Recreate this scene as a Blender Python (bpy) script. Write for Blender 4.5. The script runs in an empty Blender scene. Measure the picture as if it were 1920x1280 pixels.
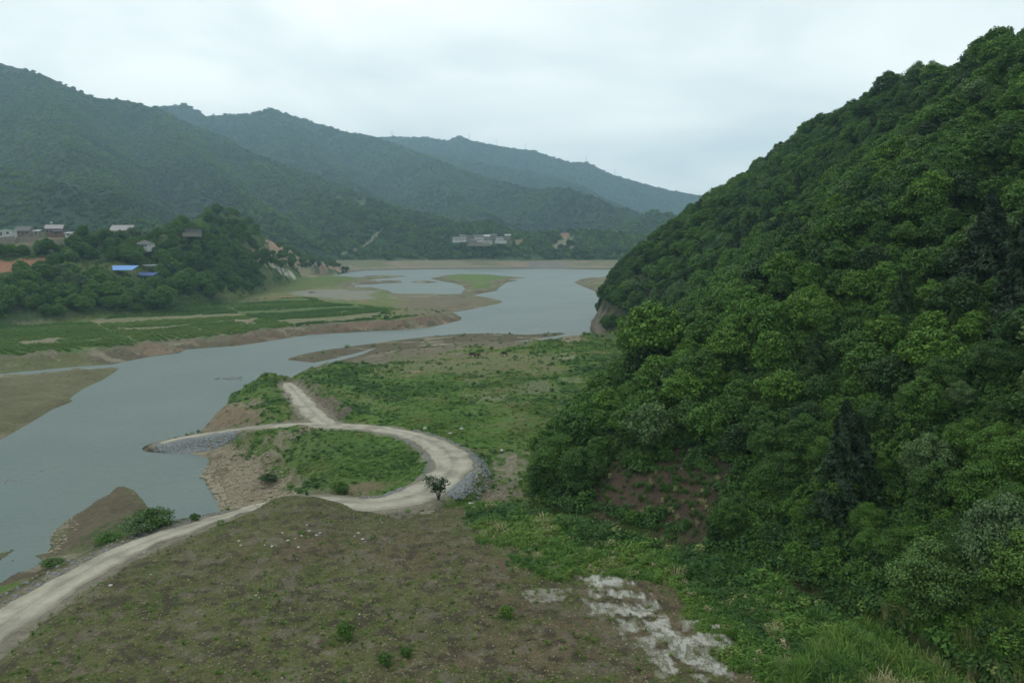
import bpy, math, random
import numpy as np
C = bpy.context.scene.collection
rng = np.random.default_rng(7)
random.seed(7)
R = math.radians
# ------------------------------------------------------------------ camera
H, F, PITCH = 40.0, 1500.0, R(7.6)
cam = bpy.data.cameras.new('camera')
cam.lens = 28.125; cam.sensor_width = 36; cam.clip_start = 0.5; cam.clip_end = 30000
co = bpy.data.objects.new('camera', cam); C.objects.link(co)
co.location = (0, 0, H); co.rotation_euler = (R(90) - PITCH, 0, 0)
bpy.context.scene.camera = co
# ------------------------------------------------------------------ sky, sun, exposure
SUN_EL, SUN_AZ = R(52), R(-75)          # azimuth from +Y towards +X
w = bpy.data.worlds.new('World'); bpy.context.scene.world = w; w.use_nodes = True
nt = w.node_tree; nt.nodes.clear()
def N(nt, t, **k):
    n = nt.nodes.new(t)
    for a, b in k.items():
        if a.startswith('i_'): n.inputs[a[2:].replace('_', ' ')].default_value = b
        else: setattr(n, a, b)
    return n
L = lambda a, b: nt.links.new(a, b)
sky = N(nt, 'ShaderNodeTexSky'); sky.sky_type = 'NISHITA'; sky.sun_disc = False
sky.sun_elevation = SUN_EL; sky.sun_rotation = SUN_AZ; sky.air_density = 1.5; sky.dust_density = 2.0
tc = N(nt, 'ShaderNodeTexCoord'); sx = N(nt, 'ShaderNodeSeparateXYZ'); L(tc.outputs['Generated'], sx.inputs[0])
def M(op, a, b=None, c=None):
    n = nt.nodes.new('ShaderNodeMath'); n.operation = op
    for i, v in enumerate((a, b, c)):
        if v is None: continue
        if isinstance(v, (int, float)): n.inputs[i].default_value = v
        else: nt.links.new(v, n.inputs[i])
    return n.outputs[0]
zz = M('ADD', M('MAXIMUM', sx.outputs[2], 0.0), 0.22)
cx = N(nt, 'ShaderNodeCombineXYZ'); L(M('DIVIDE', sx.outputs[0], zz), cx.inputs[0]); L(M('DIVIDE', sx.outputs[1], zz), cx.inputs[1])
nz = N(nt, 'ShaderNodeTexNoise'); nz.inputs['Scale'].default_value = 1.0; nz.inputs['Detail'].default_value = 6; nz.inputs['Roughness'].default_value = 0.5
nz.inputs['Distortion'].default_value = 0.3
L(cx.outputs[0], nz.inputs['Vector'])
rp = N(nt, 'ShaderNodeValToRGB'); e = rp.color_ramp.elements
e[0].position = 0.38; e[0].color = (0.70, 0.765, 0.77, 1); e[1].position = 0.60; e[1].color = (0.97, 1.0, 0.96, 1)
L(nz.outputs[0], rp.inputs[0])
bg1 = N(nt, 'ShaderNodeBackground'); bg1.inputs[1].default_value = 0.1; L(sky.outputs[0], bg1.inputs[0])
bg2 = N(nt, 'ShaderNodeBackground'); L(rp.outputs[0], bg2.inputs[0])
L(M('ADD', 1.12, M('MULTIPLY', M('POWER', M('SUBTRACT', 1.0, M('MINIMUM', M('MAXIMUM', sx.outputs[2], 0.0), 1.0)), 3.0), 0.82)), bg2.inputs[1])
mx = N(nt, 'ShaderNodeMixShader'); mx.inputs[0].default_value = 0.95
L(bg1.outputs[0], mx.inputs[1]); L(bg2.outputs[0], mx.inputs[2])
wo = N(nt, 'ShaderNodeOutputWorld'); L(mx.outputs[0], wo.inputs[0])
sl = bpy.data.lights.new('sun', 'SUN'); sl.energy = 0.8; sl.angle = R(20); sl.color = (1, 0.96, 0.9)
so = bpy.data.objects.new('sun', sl); C.objects.link(so)
so.rotation_euler = (R(90) - SUN_EL, 0, -SUN_AZ + math.pi)
so.rotation_euler = (-(R(90) - SUN_EL), 0, -SUN_AZ)
sc = bpy.context.scene
sc.view_settings.view_transform = 'Standard'; sc.view_settings.look = 'None'
sc.view_settings.exposure = 0.10; sc.view_settings.gamma = 1
# ------------------------------------------------------------------ picture -> place
cp, sp_ = math.cos(PITCH), math.sin(PITCH)
def ray(u, v):
    a = (u - 960) / F; b = -(v - 640) / F
    return (a, b * sp_ + cp, b * cp - sp_)
def at_z(u, v, z):
    d = ray(u, v); t = (z - H) / d[2]
    return (d[0] * t, d[1] * t, z)
def at_y(u, v, Y, drop=0.0):
    d = ray(u, v); t = Y / d[1]
    return (d[0] * t, Y, H + d[2] * t - drop)
# ------------------------------------------------------------------ numpy noise
_perm = rng.random((256, 256))
def vnoise(x, y):
    xi = np.floor(x).astype(np.int64); yi = np.floor(y).astype(np.int64)
    fx = x - xi; fy = y - yi
    fx = fx * fx * (3 - 2 * fx); fy = fy * fy * (3 - 2 * fy)
    g = lambda i, j: _perm[(xi + i) & 255, (yi + j) & 255]
    return (g(0, 0) * (1 - fx) + g(1, 0) * fx) * (1 - fy) + (g(0, 1) * (1 - fx) + g(1, 1) * fx) * fy
def fbm(x, y, s, o=4, seed=0):
    r = np.zeros_like(x); a = 0.5; t = 0; x = x / s + seed * 13.7; y = y / s + seed * 7.3
    for _ in range(o):
        r += a * vnoise(x, y); t += a; a *= 0.5; x = x * 2.03 + 5.1; y = y * 2.03 + 1.7
    return r / t
def ridged(x, y, s, o=4, seed=0):
    r = np.zeros_like(x); a = 0.5; t = 0; x = x / s + seed * 13.7; y = y / s + seed * 7.3
    for _ in range(o):
        r += a * (1 - np.abs(2 * vnoise(x, y) - 1)); t += a; a *= 0.5; x = x * 2.1 + 5.1; y = y * 2.1 + 1.7
    return r / t
sm = lambda t: (lambda q: q * q * (3 - 2 * q))(np.clip(t, 0, 1))
# ------------------------------------------------------------------ distances
def seg_near(x, y, pts, closed=False, vals=None):
    """distance to a polyline and the value (pts[i][2] etc.) at the nearest point"""
    best = np.full(x.shape, 1e12); val = np.zeros(x.shape)
    n = len(pts)
    for i in range(n if closed else n - 1):
        a = pts[i]; b = pts[(i + 1) % n]
        dx, dy = b[0] - a[0], b[1] - a[1]; l2 = dx * dx + dy * dy + 1e-9
        t = np.clip(((x - a[0]) * dx + (y - a[1]) * dy) / l2, 0, 1)
        d = (x - a[0] - t * dx) ** 2 + (y - a[1] - t * dy) ** 2
        m = d < best
        best = np.where(m, d, best)
        if vals is not None: val = np.where(m, vals[i] * (1 - t) + vals[(i + 1) % n] * t, val)
    return np.sqrt(best), val
def inside(x, y, pts):
    c = np.zeros(x.shape, bool); n = len(pts)
    for i in range(n):
        a = pts[i]; b = pts[(i + 1) % n]
        if a[1] == b[1]: continue
        m = ((a[1] > y) != (b[1] > y)) & (x < (b[0] - a[0]) * (y - a[1]) / (b[1] - a[1]) + a[0])
        c ^= m
    return c
def sdf(x, y, pts, margin=30.0):
    """signed distance, positive inside; -margin where far outside"""
    P = np.array([p[:2] for p in pts]); out = np.full(x.shape, -margin)
    m = (x > P[:, 0].min() - margin) & (x < P[:, 0].max() + margin) & (y > P[:, 1].min() - margin) & (y < P[:, 1].max() + margin)
    if not m.any(): return out
    xs, ys = x[m], y[m]
    d, _ = seg_near(xs, ys, pts, True)
    out[m] = np.where(inside(xs, ys, pts), d, -np.minimum(d, margin))
    return out
# ------------------------------------------------------------------ the lake and river (shoreline at z = 0)
Z0 = lambda l: [at_z(u, v, 0) for u, v in l]
P1 = Z0([(610,521),(650,511),(690,507),(800,505),(950,504),(1100,505),(1185,507),(1260,510),(1300,512)]) + \
     Z0([(1320,519),(1200,519),(1145,520),(1110,520),(1090,523),(1075,529),(1090,536),(1110,544),(1122,550),(1130,562),(1131,575),(1122,588),(1109,600),(1105,617),(1116,626),(1117,634),(1085,632),(1052,635),(1015,640),(962,640),
         (1010,635),(1050,629),(1061,625),(1050,623),(990,627),(915,624.5),(865,625.5),(790,632),(715,641),(690,644.5),(650,650),(600,657),(545,669),(538,675),(587,680),(625,673),(675,660),(708,651),(680,664),(625,678),(575,692),(555,702),(538,713),
         (533,720),(513,717),(491,716),(469,721),(447,732),(430,741),(425,757),(406,774),(382,802),(372,812),(340,820),(305,827),(291,834),(297,843),(325,848),(350,849),(388,858),(390,866),(382,880),(378,890),(385,905),(400,927),(410,945),(411,958),
         (375,968),(325,981),(300,968),(282,957),(265,932),(250,917),(232,910),(217,912),(205,925),(180,937),(162,952),(130,970),(105,992),(94,1010),(95,1025),(85,1036),(62,1040),(80,1052),(60,1064),(25,1075),(0,1092),(-60,1120),(-150,1160)]) + \
     [(-110,40,0),(-150,-100,0),(-600,-100,0),(-420,60,0),(-230,150,0)] + \
     Z0([(-150,905),(0,825),(25,812),(62,790),(100,767),(130,755),(137,751),(131,747),(142,739),(162,726),(187,715),(212,700),(226,690),(212,688),(125,695),(0,707),(-200,730),(-260,728),(-200,716),(0,701),(125,689),(212,683),
         (275,670),(337,662),(350,655),(400,651),(450,648),(500,640),(550,632),(587,627),(625,625),(675,622),(750,618),(800,614),(837,607),(865,600),(867,595),(850,586),(855,585),(900,577),(945,567),(940,563),(917,558),(888,554),
         (900,551),(932,545),(935,540),(950,530),(975,525),(952,524),(990,521),(950,518),(925,515.5),(837,515.5),(806,522),(825,527),(850,531),(867,536),(872,542),(862,551),(825,552),(757,552),(737,551),(730,545),(710,541),(665,540),(665,535),(725,531),(757,530),
         (750,525),(700,528),(690,526),(705,523),(765,519),(752,516.5),(690,516.5),(665,522),(630,523)])
ISL = Z0([(766,529.5),(775,527),(800,526),(822,529),(800,531)])
BAR2 = Z0([(-40,1040),(0,1032),(25,1025),(52,1018),(40,1030),(25,1042),(0,1060),(-60,1085)])
WATER = [P1]; LANDS = [ISL, BAR2]
def land_sd(x, y):
    """+ on land, - in the water"""
    s = np.full(x.shape, 60.0)
    m = np.hypot(x, y) < 1600
    xs, ys = x[m], y[m]
    d, _ = seg_near(xs, ys, P1, True); q = np.where(inside(xs, ys, P1), -d, d)
    for p in LANDS:
        q = np.maximum(q, sdf(xs, ys, p, 200))
    s[m] = q
    return s
# control points: pixel, plateau height, bank width, bare shore width, lushness
CT = [(0,660,4,26,26,.8),(-200,650,4,26,26,.8),(200,640,4,22,22,.8),(60,750,.6,5,99,.15),(-150,800,.6,5,99,.15),(400,630,3.5,16,16,.8),(600,600,3.2,10,14,.7),(750,605,3.6,8,9,.6),
      (830,575,1.2,20,40,.3),(880,562,.9,20,99,.2),(850,540,1.6,14,7,.8),(900,522,1.6,20,12,.8),(600,545,2.4,20,20,.5),(680,545,1.5,10,40,.2),(560,530,5,40,15,.8),(720,514,.6,12,99,.2),(620,505,5,25,60,.4),
      (800,645,.7,25,99,.25),(960,630,.5,14,99,.2),(640,665,.6,12,99,.3),(700,675,2,18,24,.5),(900,665,2,30,34,.55),(1080,650,3,14,4,.9),(1000,720,3.4,20,9,.7),(1100,700,4,20,4,.9),
      (820,760,4,20,5,.9),(600,720,4.2,14,3,.9),(480,750,4.6,9,2,.9),(420,780,4,11,11,.5),(500,850,6,17,15,.9),(450,900,5.6,20,22,.2),(560,900,5.5,20,22,.5),(700,870,5.8,12,4,1),(900,860,5,12,3,.9),(1000,800,5,12,3,.9),
      (180,990,1.1,7,99,.1),(80,1060,1,9,99,.1),(260,990,1.6,9,9,.6),(0,1110,2.5,9,4,.7),(1120,530,2,30,40,.4),(1200,530,3,30,20,.5),
      (700,498,7,80,110,.3),(900,498,7,80,110,.35),(1100,498,7,80,110,.3),(600,500,7,60,90,.3)]
CW = [(math.log(math.hypot(*at_z(u, v, 0)[:2])), math.atan2(*at_z(u, v, 0)[:2])) + tuple(r) for u, v, *r in CT]
def controls(x, y):
    lr = np.log(np.hypot(x, y) + 1); th = np.arctan2(x, y)
    W = np.zeros(x.shape); o = [np.zeros(x.shape) for _ in range(4)]
    for c in CW:
        k = 1 / (((lr - c[0]) * 1.2) ** 2 + ((th - c[1]) * 1.6) ** 2 + 2e-4) ** 1.7
        W += k
        for i in range(4): o[i] += k * c[2 + i]
    return [a / W for a in o]
# ------------------------------------------------------------------ hills as ruled slopes between a foot line and a crest line
PZ = lambda l: [at_z(*p) for p in l]
HILL_FOOT = PZ([(1180,530,1),(1133,556,1),(1132,572,1),(1120,590,1),(1109,602,1),(1108,616,1),(1122,634,2),(1160,640,3),(1195,690,4),(1170,740,5),(1095,790,5),(1035,840,6),(1000,880,6),(1000,930,8),(1090,965,9),(1250,1010,9.5),(1400,1055,10),(1550,1110,10.5),(1700,1175,12),(1900,1280,13)]) + [(48,20,15),(60,-80,15)]
HILL_TOP = [at_y(u, v, Y, 5.0) for u, v, Y in [(1150,520,540),(1180,497,520),(1215,466,500),(1240,425,480),(1280,400,455),(1335,363,420),(1400,328,375),(1480,268,325),(1535,235,300),(1590,203,275),(1640,165,250),(1690,147,232),(1760,117,212),(1820,100,195),(1870,75,180),(1920,48,168),(2050,-20,150)]] + [(130,100,80),(130,-80,80)]
LEFT_FOOT = PZ([(-900,700,5),(-400,650,5),(0,607,5),(150,592,5),(300,582,5),(430,560,5),(500,537,5),(560,522,5),(600,507,5),(625,500,5)])
LEFT_TOP = [at_y(u, v, Y, dr) for u, v, Y, dr in [(-900,442,430,0),(-400,442,430,0),(0,444,430,0),(120,445,432,0),(230,446,445,0),(330,428,470,3),(360,405,520,3),(400,392,560,2),(440,398,590,2),(475,420,625,3),(520,453,680,3),(560,466,740,1),(600,474,800,0),(632,500,860,0)]]
FAR_FOOT = PZ([(300,492,7),(560,490,7),(640,489,7),(800,488,7),(1000,488,7),(1200,489,7),(1450,490,7)])
FAR_TOP = [at_y(u, v, Y, 8) for u, v, Y in [(300,455,1150),(560,440,1150),(620,430,1150),(700,410,1200),(740,426,1250),(820,430,1250),(870,413,1200),(920,408,1180),(960,428,1200),(1000,430,1200),(1080,424,1180),(1150,430,1200),(1250,440,1250),(1450,445,1300)]]
def ruled(x, y, foot, top, back, prof=1.0):
    poly = [p[:2] for p in foot] + [p[:2] for p in top[::-1]]
    df, zf = seg_near(x, y, foot, False, [p[2] for p in foot])
    dt, zt = seg_near(x, y, top, False, [p[2] for p in top])
    ins = inside(x, y, poly)
    t = df / (df + dt + 1e-6)
    z = np.where(ins, zf + (zt - zf) * t ** prof, np.where(dt < df, zt - back * dt, -99))
    return z, ins, df, dt
RIDGES = [  # points (u, v, distance), slope, noise
 ([(-700,-100,1700),(-200,40,1800),(0,112,1900),(75,132,1900),(130,156,1920),(180,178,1950),(235,182,1980),(290,196,2000),(340,222,1950),(400,250,1900),(470,281,1800),(560,313,1700),(640,343,1600),(700,368,1500),(760,388,1420),(830,403,1350),(880,420,1300)], .5, 50),
 ([(-300,190,1250),(0,303,1050),(125,338,970),(200,375,900),(290,412,830)], .5, 22),
 ([(75,134,1900),(110,222,1500),(160,305,1200),(250,385,950)], .55, 30),
 ([(290,198,2000),(380,290,1600),(450,355,1300),(520,405,1050)], .5, 30),
 ([(470,283,1800),(560,350,1450),(640,372,1320),(720,396,1220),(790,424,1150)], .5, 22),
 ([(560,315,1700),(660,352,1500),(760,394,1350),(870,415,1250)], .55, 18),
 ([(180,200,2950),(290,196,2900),(325,194,2900),(345,190,2900),(365,200,2900),(387,213,2900),(430,210,2900),(470,209,2900),(490,204,2900),(510,198,2900),(530,207,2900),(560,216,2900),(600,228,2900),(640,241,2850),(700,251,2850),(745,268,2750),(800,289,2550),(900,327,2250),(1000,350,2000),(1060,346,1900),(1110,361,1850),(1160,392,1750),(1200,412,1700)], .5, 50),
 ([(510,202,2900),(600,300,2300),(700,362,1900),(820,405,1650)], .5, 35),
 ([(800,292,2550),(830,340,2150),(900,390,1750),(960,418,1500)], .5, 30),
 ([(600,262,3900),(700,256,3900),(740,255,3900),(800,256,3900),(838,261,3900),(852,256,3900),(862,251,3900),(874,259,3900),(900,266,3900),(960,277,3900),(1000,281,3900),(1040,294,3900),(1072,303,3900),(1100,302,3900),(1140,323,3900),(1200,341,3900),(1260,356,3850),(1330,367,3800),(1450,395,3700),(1700,420,3600)], .45, 40),
 ([(700,275,3300),(762,281,3200),(880,300,3150),(1000,320,3100),(1090,347,3000),(1130,370,2800),(1190,392,2500),(1240,410,2400)], .5, 30),
 ([(1150,425,1600),(1190,404,1560),(1225,388,1530),(1260,394,1500),(1300,408,1480),(1400,425,1450)], .45, 12),
]
RW = [([at_y(u, v, Y, 7 if Y < 3000 else 3) for u, v, Y in p], s, n) for p, s, n in RIDGES]
MOUND = PZ([(-330,1300,8),(-60,1165,8),(0,1128,8),(100,1070,8),(200,1022,8),(300,983,8),(400,957,8),(470,944,8.5),(520,930,8.5),(560,926,8.5),(620,926,8.5),(650,936,8.5),(690,951,8.5),(740,962,8.5),(775,960,8.5),(800,947,8.5),(880,938,8.5),(960,950,8.5),(1060,968,9),(1250,1010,9.5),(1500,1080,10),(1900,1280,13)]) + [(48,20,15),(60,-60,15),(-60,-60,15),(-60,10,10)]
# ------------------------------------------------------------------ roads
def spline(pts, step=1.0):
    P = np.array(pts, float); out = []
    for i in range(len(P) - 1):
        p0, p1, p2, p3 = P[max(i - 1, 0)], P[i], P[i + 1], P[min(i + 2, len(P) - 1)]
        n = max(1, int(np.linalg.norm(p2[:2] - p1[:2]) / step))
        for k in range(n):
            t = k / n
            out.append(0.5 * (2 * p1 + (p2 - p0) * t + (2 * p0 - 5 * p1 + 4 * p2 - p3) * t * t + (3 * p1 - p0 - 3 * p2 + p3) * t ** 3))
    out.append(P[-1]); return np.array(out)
RA = [at_z(u, v, z) + (wd,) for u, v, z, wd in [(-200,1330,8,2.6),(-60,1222,8,2.15),(30,1152,8,2.1),(100,1106,8,2.0),(200,1050,8,1.85),(300,1006,8,1.6),(400,973,7.8,1.4),(462,955,6.8,1.1),(530,940,5.3,1.8),(610,939,5.5,2.2),(680,943,6.4,2.6),(740,938,6.8,2.9),(790,923,6.8,3.0),(832,898,6.5,3.0),(848,876,6.3,3.1),(842,852,6.1,2.9),(815,832,6,2.6),(770,814,5.8,2.1),(700,802,5.5,1.7),(640,798,5.2,1.7),(580,796,5,1.9),(520,798,4.6,1.7),(470,801,3.8,1.5),(420,809,2.6,1.4),(360,818,1.6,1.3),(300,831,.7,1.4)]]
RB = [at_z(u, v, z) + (wd,) for u, v, z, wd in [(620,798,5.15,2.0),(598,784,5,2.2),(578,763,4.6,2.1),(560,742,3.9,2.1),(546,727,3.1,1.9),(536,718,2.4,1.5)]]
RA, RB = spline(RA), spline(RB)
# ------------------------------------------------------------------ the polar terrain grid
th = np.concatenate([np.linspace(-math.pi, R(-39), 40)[:-1], np.linspace(R(-39), R(39), 1050), np.linspace(R(39), math.pi, 40)[1:]])
rr = np.concatenate([np.geomspace(1, 20, 14)[:-1], np.geomspace(20, 5600, 1060)])
lrr = np.log(rr)
TH, RR = np.meshgrid(th, rr)
X = (RR * np.sin(TH)); Y = (RR * np.cos(TH)); shp = X.shape
X = X.ravel(); Y = Y.ravel()
def terrain(x, y):
    m = {}
    D = np.hypot(x, y)
    s = land_sd(x, y)
    s = s + (fbm(x, y, 9, 3, 1) - .5) * np.clip(D * .012, .8, 6) * np.clip(np.abs(s) / 2, .15, 1)
    Pl, Wd, Mud, Gr = controls(x, y)
    zl = Pl * sm(s / Wd) ** .9 * (0.75 + 0.5 * fbm(x, y, 25, 3, 2)) + (fbm(x, y, 4, 3, 3) - .5) * .35 * np.clip(s / 5, 0, 1) * np.clip(Pl / 3, .2, 1)
    z = np.where(s > 0, zl + .05 * np.clip(s, 0, 1), -.05 - np.clip(-s * .1, 0, 2))
    tb = sm(s / Wd); q = (s > 0) & (D < 700)
    z = z + q * (ridged(x, y, 7.5, 5, 14) - .62) * 3.8 * np.clip(Pl / 4, 0, 1.3) * 4 * tb * (1 - tb)
    for a_, b_, hh, ww in (((558, 716, 3.5), (648, 784, 5.2), 1.7, 2.6), ((540, 775, 4.8), (575, 782, 5), 1.0, 2.2), ((560, 812, 5), (592, 806, 5), 1.0, 1.8)):
        A_ = at_z(*a_); B_ = at_z(*b_); d, _ = seg_near(x, y, [A_, B_]); z = z + hh * np.exp(-(d / ww) ** 2) * (.6 + .8 * fbm(x, y, 2.2, 3, 15))
    m['s'], m['mud'], m['gr'] = s, Mud, Gr
    # right hill
    zh, ins, df, dt = ruled(x, y, HILL_FOOT, HILL_TOP, .45, .93)
    rock = np.exp(-((x - at_z(1120, 610, 2)[0] - 6) ** 2 + (y - at_z(1120, 610, 2)[1]) ** 2) / 42 ** 2)
    zh = zh + ins * (rock * 9 * sm(df / 11) + rock * (ridged(x, y, 13, 5, 16) - .6) * 8 * sm(df / 6) + (ridged(x, y, 38, 4, 5) - .6) * 8 * sm(df / 30) * sm(dt / 25))
    bare = np.exp(-((x - 20) / 12) ** 2 - ((y - 84) / 9) ** 2)
    m['rock'] = rock * ins; m['hill'] = ins; m['hdf'] = df; m['hdt'] = dt
    hb = (~ins) & (dt < df) & (zh > z) & (x > 0)
    m['hillback'] = hb
    z = np.where(ins | hb, np.maximum(z, zh), z)
    # left bank
    zk, ins, df, dt = ruled(x, y, LEFT_FOOT, LEFT_TOP, .1, .9)
    zk = np.where(ins, zk, zk - .45 * dt * np.clip((x + 340) / 100, 0, 1)); zk = np.minimum(zk, .1 + .7 * np.maximum(s, 0))
    ok = (ins | ((dt < df) & (y > 380))) & (x < -60) & (D < 1300) & (s > 0)
    zk = zk + (fbm(x, y, 22, 3, 6) - .5) * 4 * sm(df / 30) * sm(dt / 10 + .3)
    m['left'] = ins; m['leftback'] = ok & ~ins
    z = np.where(ok & (zk > z), zk, z)
    # far shore
    zf, ins, df, dt = ruled(x, y, FAR_FOOT, FAR_TOP, .12, .85)
    zf = zf + (ridged(x, y, 90, 3, 7) - .6) * 14 * sm(df / 40) * sm(dt / 40)
    m['far'] = ins | ((dt < df) & (zf > z) & (y > 1000))
    z = np.where(m['far'] & (zf > z), zf, z)
    m['far_df'] = df
    # mountains
    mt = np.full(x.shape, -50.0); q = y > 500
    xs, ys = x[q], y[q]; best = np.full(xs.shape, -50.0)
    rn = ridged(xs, ys, 300, 5, 8) - .62; rn2 = ridged(xs, ys, 110, 3, 9) - .6
    for p, slp, am in RW:
        d, v = seg_near(xs, ys, p, False, [a[2] for a in p])
        best = np.maximum(best, v - slp * d + (rn * am * 2.9 + rn2 * am * .9) * sm(d / 220))
    mt[q] = best
    m['mount'] = (mt > z) & (y > 600) & ((~m['far']) | (mt > z + 3)) & (s > 25)
    z = np.where(m['mount'], mt, z)
    # mound in the foreground
    sd = sdf(x, y, MOUND, 40)
    zm = 8.5 + .035 * np.clip(90 - D, 0, 60) + np.clip(x, 0, 60) * .015 + (fbm(x, y, 14, 4, 10) - .5) * .9 + (fbm(x, y, 2.5, 3, 11) - .5) * .28
    zm = zm + .68 * np.minimum(sd - .5, 0) - .5 * np.exp(-np.clip(sd, 0, 99) / 2)
    bp = at_z(555, 932, 8.5); zm = zm + .5 * sm((at_z(690, 940, 8.5)[0] - x) / 6) * sm((x - at_z(320, 940, 8.5)[0]) / 14) * np.exp(-((y - bp[1] + 3) / 12) ** 2)
    zm = np.where(sd > -39, zm, -99)
    m['mound'] = (zm > z) & (sd > -2.5); m['mside'] = (zm > z) & (sd <= -2.5)
    m['msd'] = sd
    z = np.maximum(z, zm)
    # road beds
    rd = np.full(x.shape, 99.0); near = D < 260
    for P in (RA, RB):
        q = near & (x > P[:, 0].min() - 12) & (x < P[:, 0].max() + 12) & (y > P[:, 1].min() - 12) & (y < P[:, 1].max() + 12)
        if not q.any(): continue
        Q = [tuple(a) for a in P[::2]]
        d, zr = seg_near(x[q], y[q], Q, False, [a[2] for a in Q]); d2, wr = seg_near(x[q], y[q], Q, False, [a[3] for a in Q])
        k = 1 - sm((d - wr - .5) / 3.2)
        z[q] = z[q] * (1 - k) + (zr - .14 + (fbm(x[q], y[q], .9, 2, 12) - .5) * .1) * k
        rd[q] = np.minimum(rd[q], d - wr)
    m['rd'] = rd
    return z, m
Zt, MK = terrain(X, Y)
Zg = Zt.reshape(shp)
def gi(x, y):
    x = np.asarray(x, float); y = np.asarray(y, float)
    a = np.interp(np.arctan2(x, y), th, np.arange(len(th))); b = np.interp(np.log(np.hypot(x, y) + 1e-6), lrr, np.arange(len(rr)))
    return a, b
def hz(x, y, A=None):
    A = Zg if A is None else A
    a, b = gi(x, y); i = np.clip(b.astype(int), 0, len(rr) - 2); j = np.clip(a.astype(int), 0, len(th) - 2); fb = b - i; fa = a - j
    return (A[i, j] * (1 - fa) + A[i, j + 1] * fa) * (1 - fb) + (A[i + 1, j] * (1 - fa) + A[i + 1, j + 1] * fa) * fb
def near_mask(x, y, A):
    a, b = gi(x, y)
    return A.reshape(shp)[np.clip(np.rint(b).astype(int), 0, len(rr) - 1), np.clip(np.rint(a).astype(int), 0, len(th) - 1)]
_ts = np.geomspace(22, 5500, 1500)
def hit(u, v):
    """where the line of sight first meets the terrain"""
    d = ray(u, v); x = d[0] * _ts; y = d[1] * _ts; z = H + d[2] * _ts
    k = np.nonzero(z < hz(x, y))[0]
    k = k[0] if len(k) else len(_ts) - 1
    return (float(x[k]), float(y[k]), float(hz(x[k], y[k])))
HP = lambda l: [hit(u, v) for u, v in l]
# ------------------------------------------------------------------ ground colour (true surface colours only)
col = np.zeros((X.size, 3)); n1 = fbm(X, Y, 6, 4, 20); n2 = fbm(X, Y, 30, 4, 21); n3 = fbm(X, Y, 1.6, 3, 22); n4 = fbm(X, Y, 70, 3, 23)
def paint(m, c):
    m = np.clip(m, 0, 1)[:, None]; col[:] = col * (1 - m) + np.array(c)[None, :] * m
S, z_ = MK['s'], Zt
GREEN, OLIVE, DRY, MUD, SAND = (.095,.185,.032), (.145,.18,.045), (.21,.20,.10), (.135,.115,.072), (.20,.178,.12)
paint(np.ones(X.size), DRY)
paint((MK['gr'] * 1.5 - .25 - (n1 - .5) * 2.2 - (n2 - .5) * 1.6), OLIVE)
paint((MK['gr'] * 1.7 - .75 - (n1 - .5) * 2.4 - (n3 - .5) * 1.0), GREEN)
shore = (MK['mud'] - S + (n1 - .5) * MK['mud'] * .7) / (MK['mud'] * .25 + 1)
paint(shore, SAND)
paint(shore * (1.1 - np.clip(z_ / 1.2, 0, 1)), MUD)
paint(shore * np.clip((n2 - .52) * 6, 0, .8), (.15,.16,.075))
paint(shore * np.clip((fbm(X, Y * 2.5, 12, 4, 25) - .6) * 7, 0, .45), (.27,.24,.17))
paint(sm((.35 - S) / .5), (.075,.07,.05))
def patch(px, c, k=1.0, soft=1.2, amp=2.0, sc=4, zmax=None, seed=30):
    P = HP(px); s = sdf(X, Y, P, 60)
    m = np.clip(.5 + (s + (fbm(X, Y, sc, 4, seed) - .5) * amp * 2) / soft, 0, 1) * k
    paint(m, c); return m
def stroke(px, wd, c, k=1.0, seed=31, zz=None):
    P = HP(px); d, _ = seg_near(X, Y, P)
    m = np.clip((wd / 2 - d + (fbm(X, Y, wd * 1.2, 3, seed) - .5) * wd) / (wd * .3), 0, 1) * k
    paint(m, c); return m
# --- left fields
patch([(-300,900),(-300,730),(0,708),(226,690),(142,745),(100,770),(0,826)], (.155,.152,.08), .85, 3, 6, 8)
CROP = patch([(-300,668),(-300,612),(0,600),(60,598),(110,606),(200,596),(300,582),(400,572),(440,562),(520,557),(600,560),(612,568),(700,573),(735,580),(738,585),(690,592),(700,600),(640,603),(600,604),(560,614),(480,622),(400,630),(330,636),(250,645),(180,654),(80,662),(0,668)], (.065,.145,.045), 1, 3, 5, 14)
PU = X * .80 + Y * .60; PV = -X * .60 + Y * .80; PU = PU + (fbm(X, Y, 60, 2, 72) - .5) * 16; PV = PV + (fbm(X, Y, 60, 2, 73) - .5) * 10
PI_ = np.floor(PU / 62); PJ = np.floor((PV + PI_ * 9) / 17); PH = np.modf(np.abs(np.sin(PI_ * 12.99 + PJ * 78.2) * 43758.5))[0]
eu = np.minimum(np.mod(PU, 62), 62 - np.mod(PU, 62)); ev = np.minimum(np.mod(PV + PI_ * 9, 17), 17 - np.mod(PV + PI_ * 9, 17)); EDGE = np.minimum(eu, ev)
paint(CROP * (PH > .7), (.10,.19,.04)); paint(CROP * (PH < .1) * .75, (.13,.17,.06)); paint(CROP * (PH > .93) * .9, (.24,.22,.13)); paint(CROP * np.clip(1.1 - EDGE + (n3 - .5) * 2, 0, 1) * .7, (.19,.21,.09))
rows = .5 + .5 * np.sin((X * .35 + Y * 1.0) * 2 * math.pi / 2.4)
paint(CROP * np.clip(rows - .6, 0, .4), (.05,.10,.035))
for p in ([(205,617),(265,614),(325,610),(340,612),(300,616),(240,620)], [(40,640),(75,636),(120,634),(122,640),(80,646),(35,648)], [(430,600),(478,597),(480,606),(460,610),(440,604)], [(205,612),(250,617),(220,613)], [(180,600),(190,597),(188,608),(182,608)]):
    patch(p, (.26,.225,.15), .9, 1.5, 2.5, 3)
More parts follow.
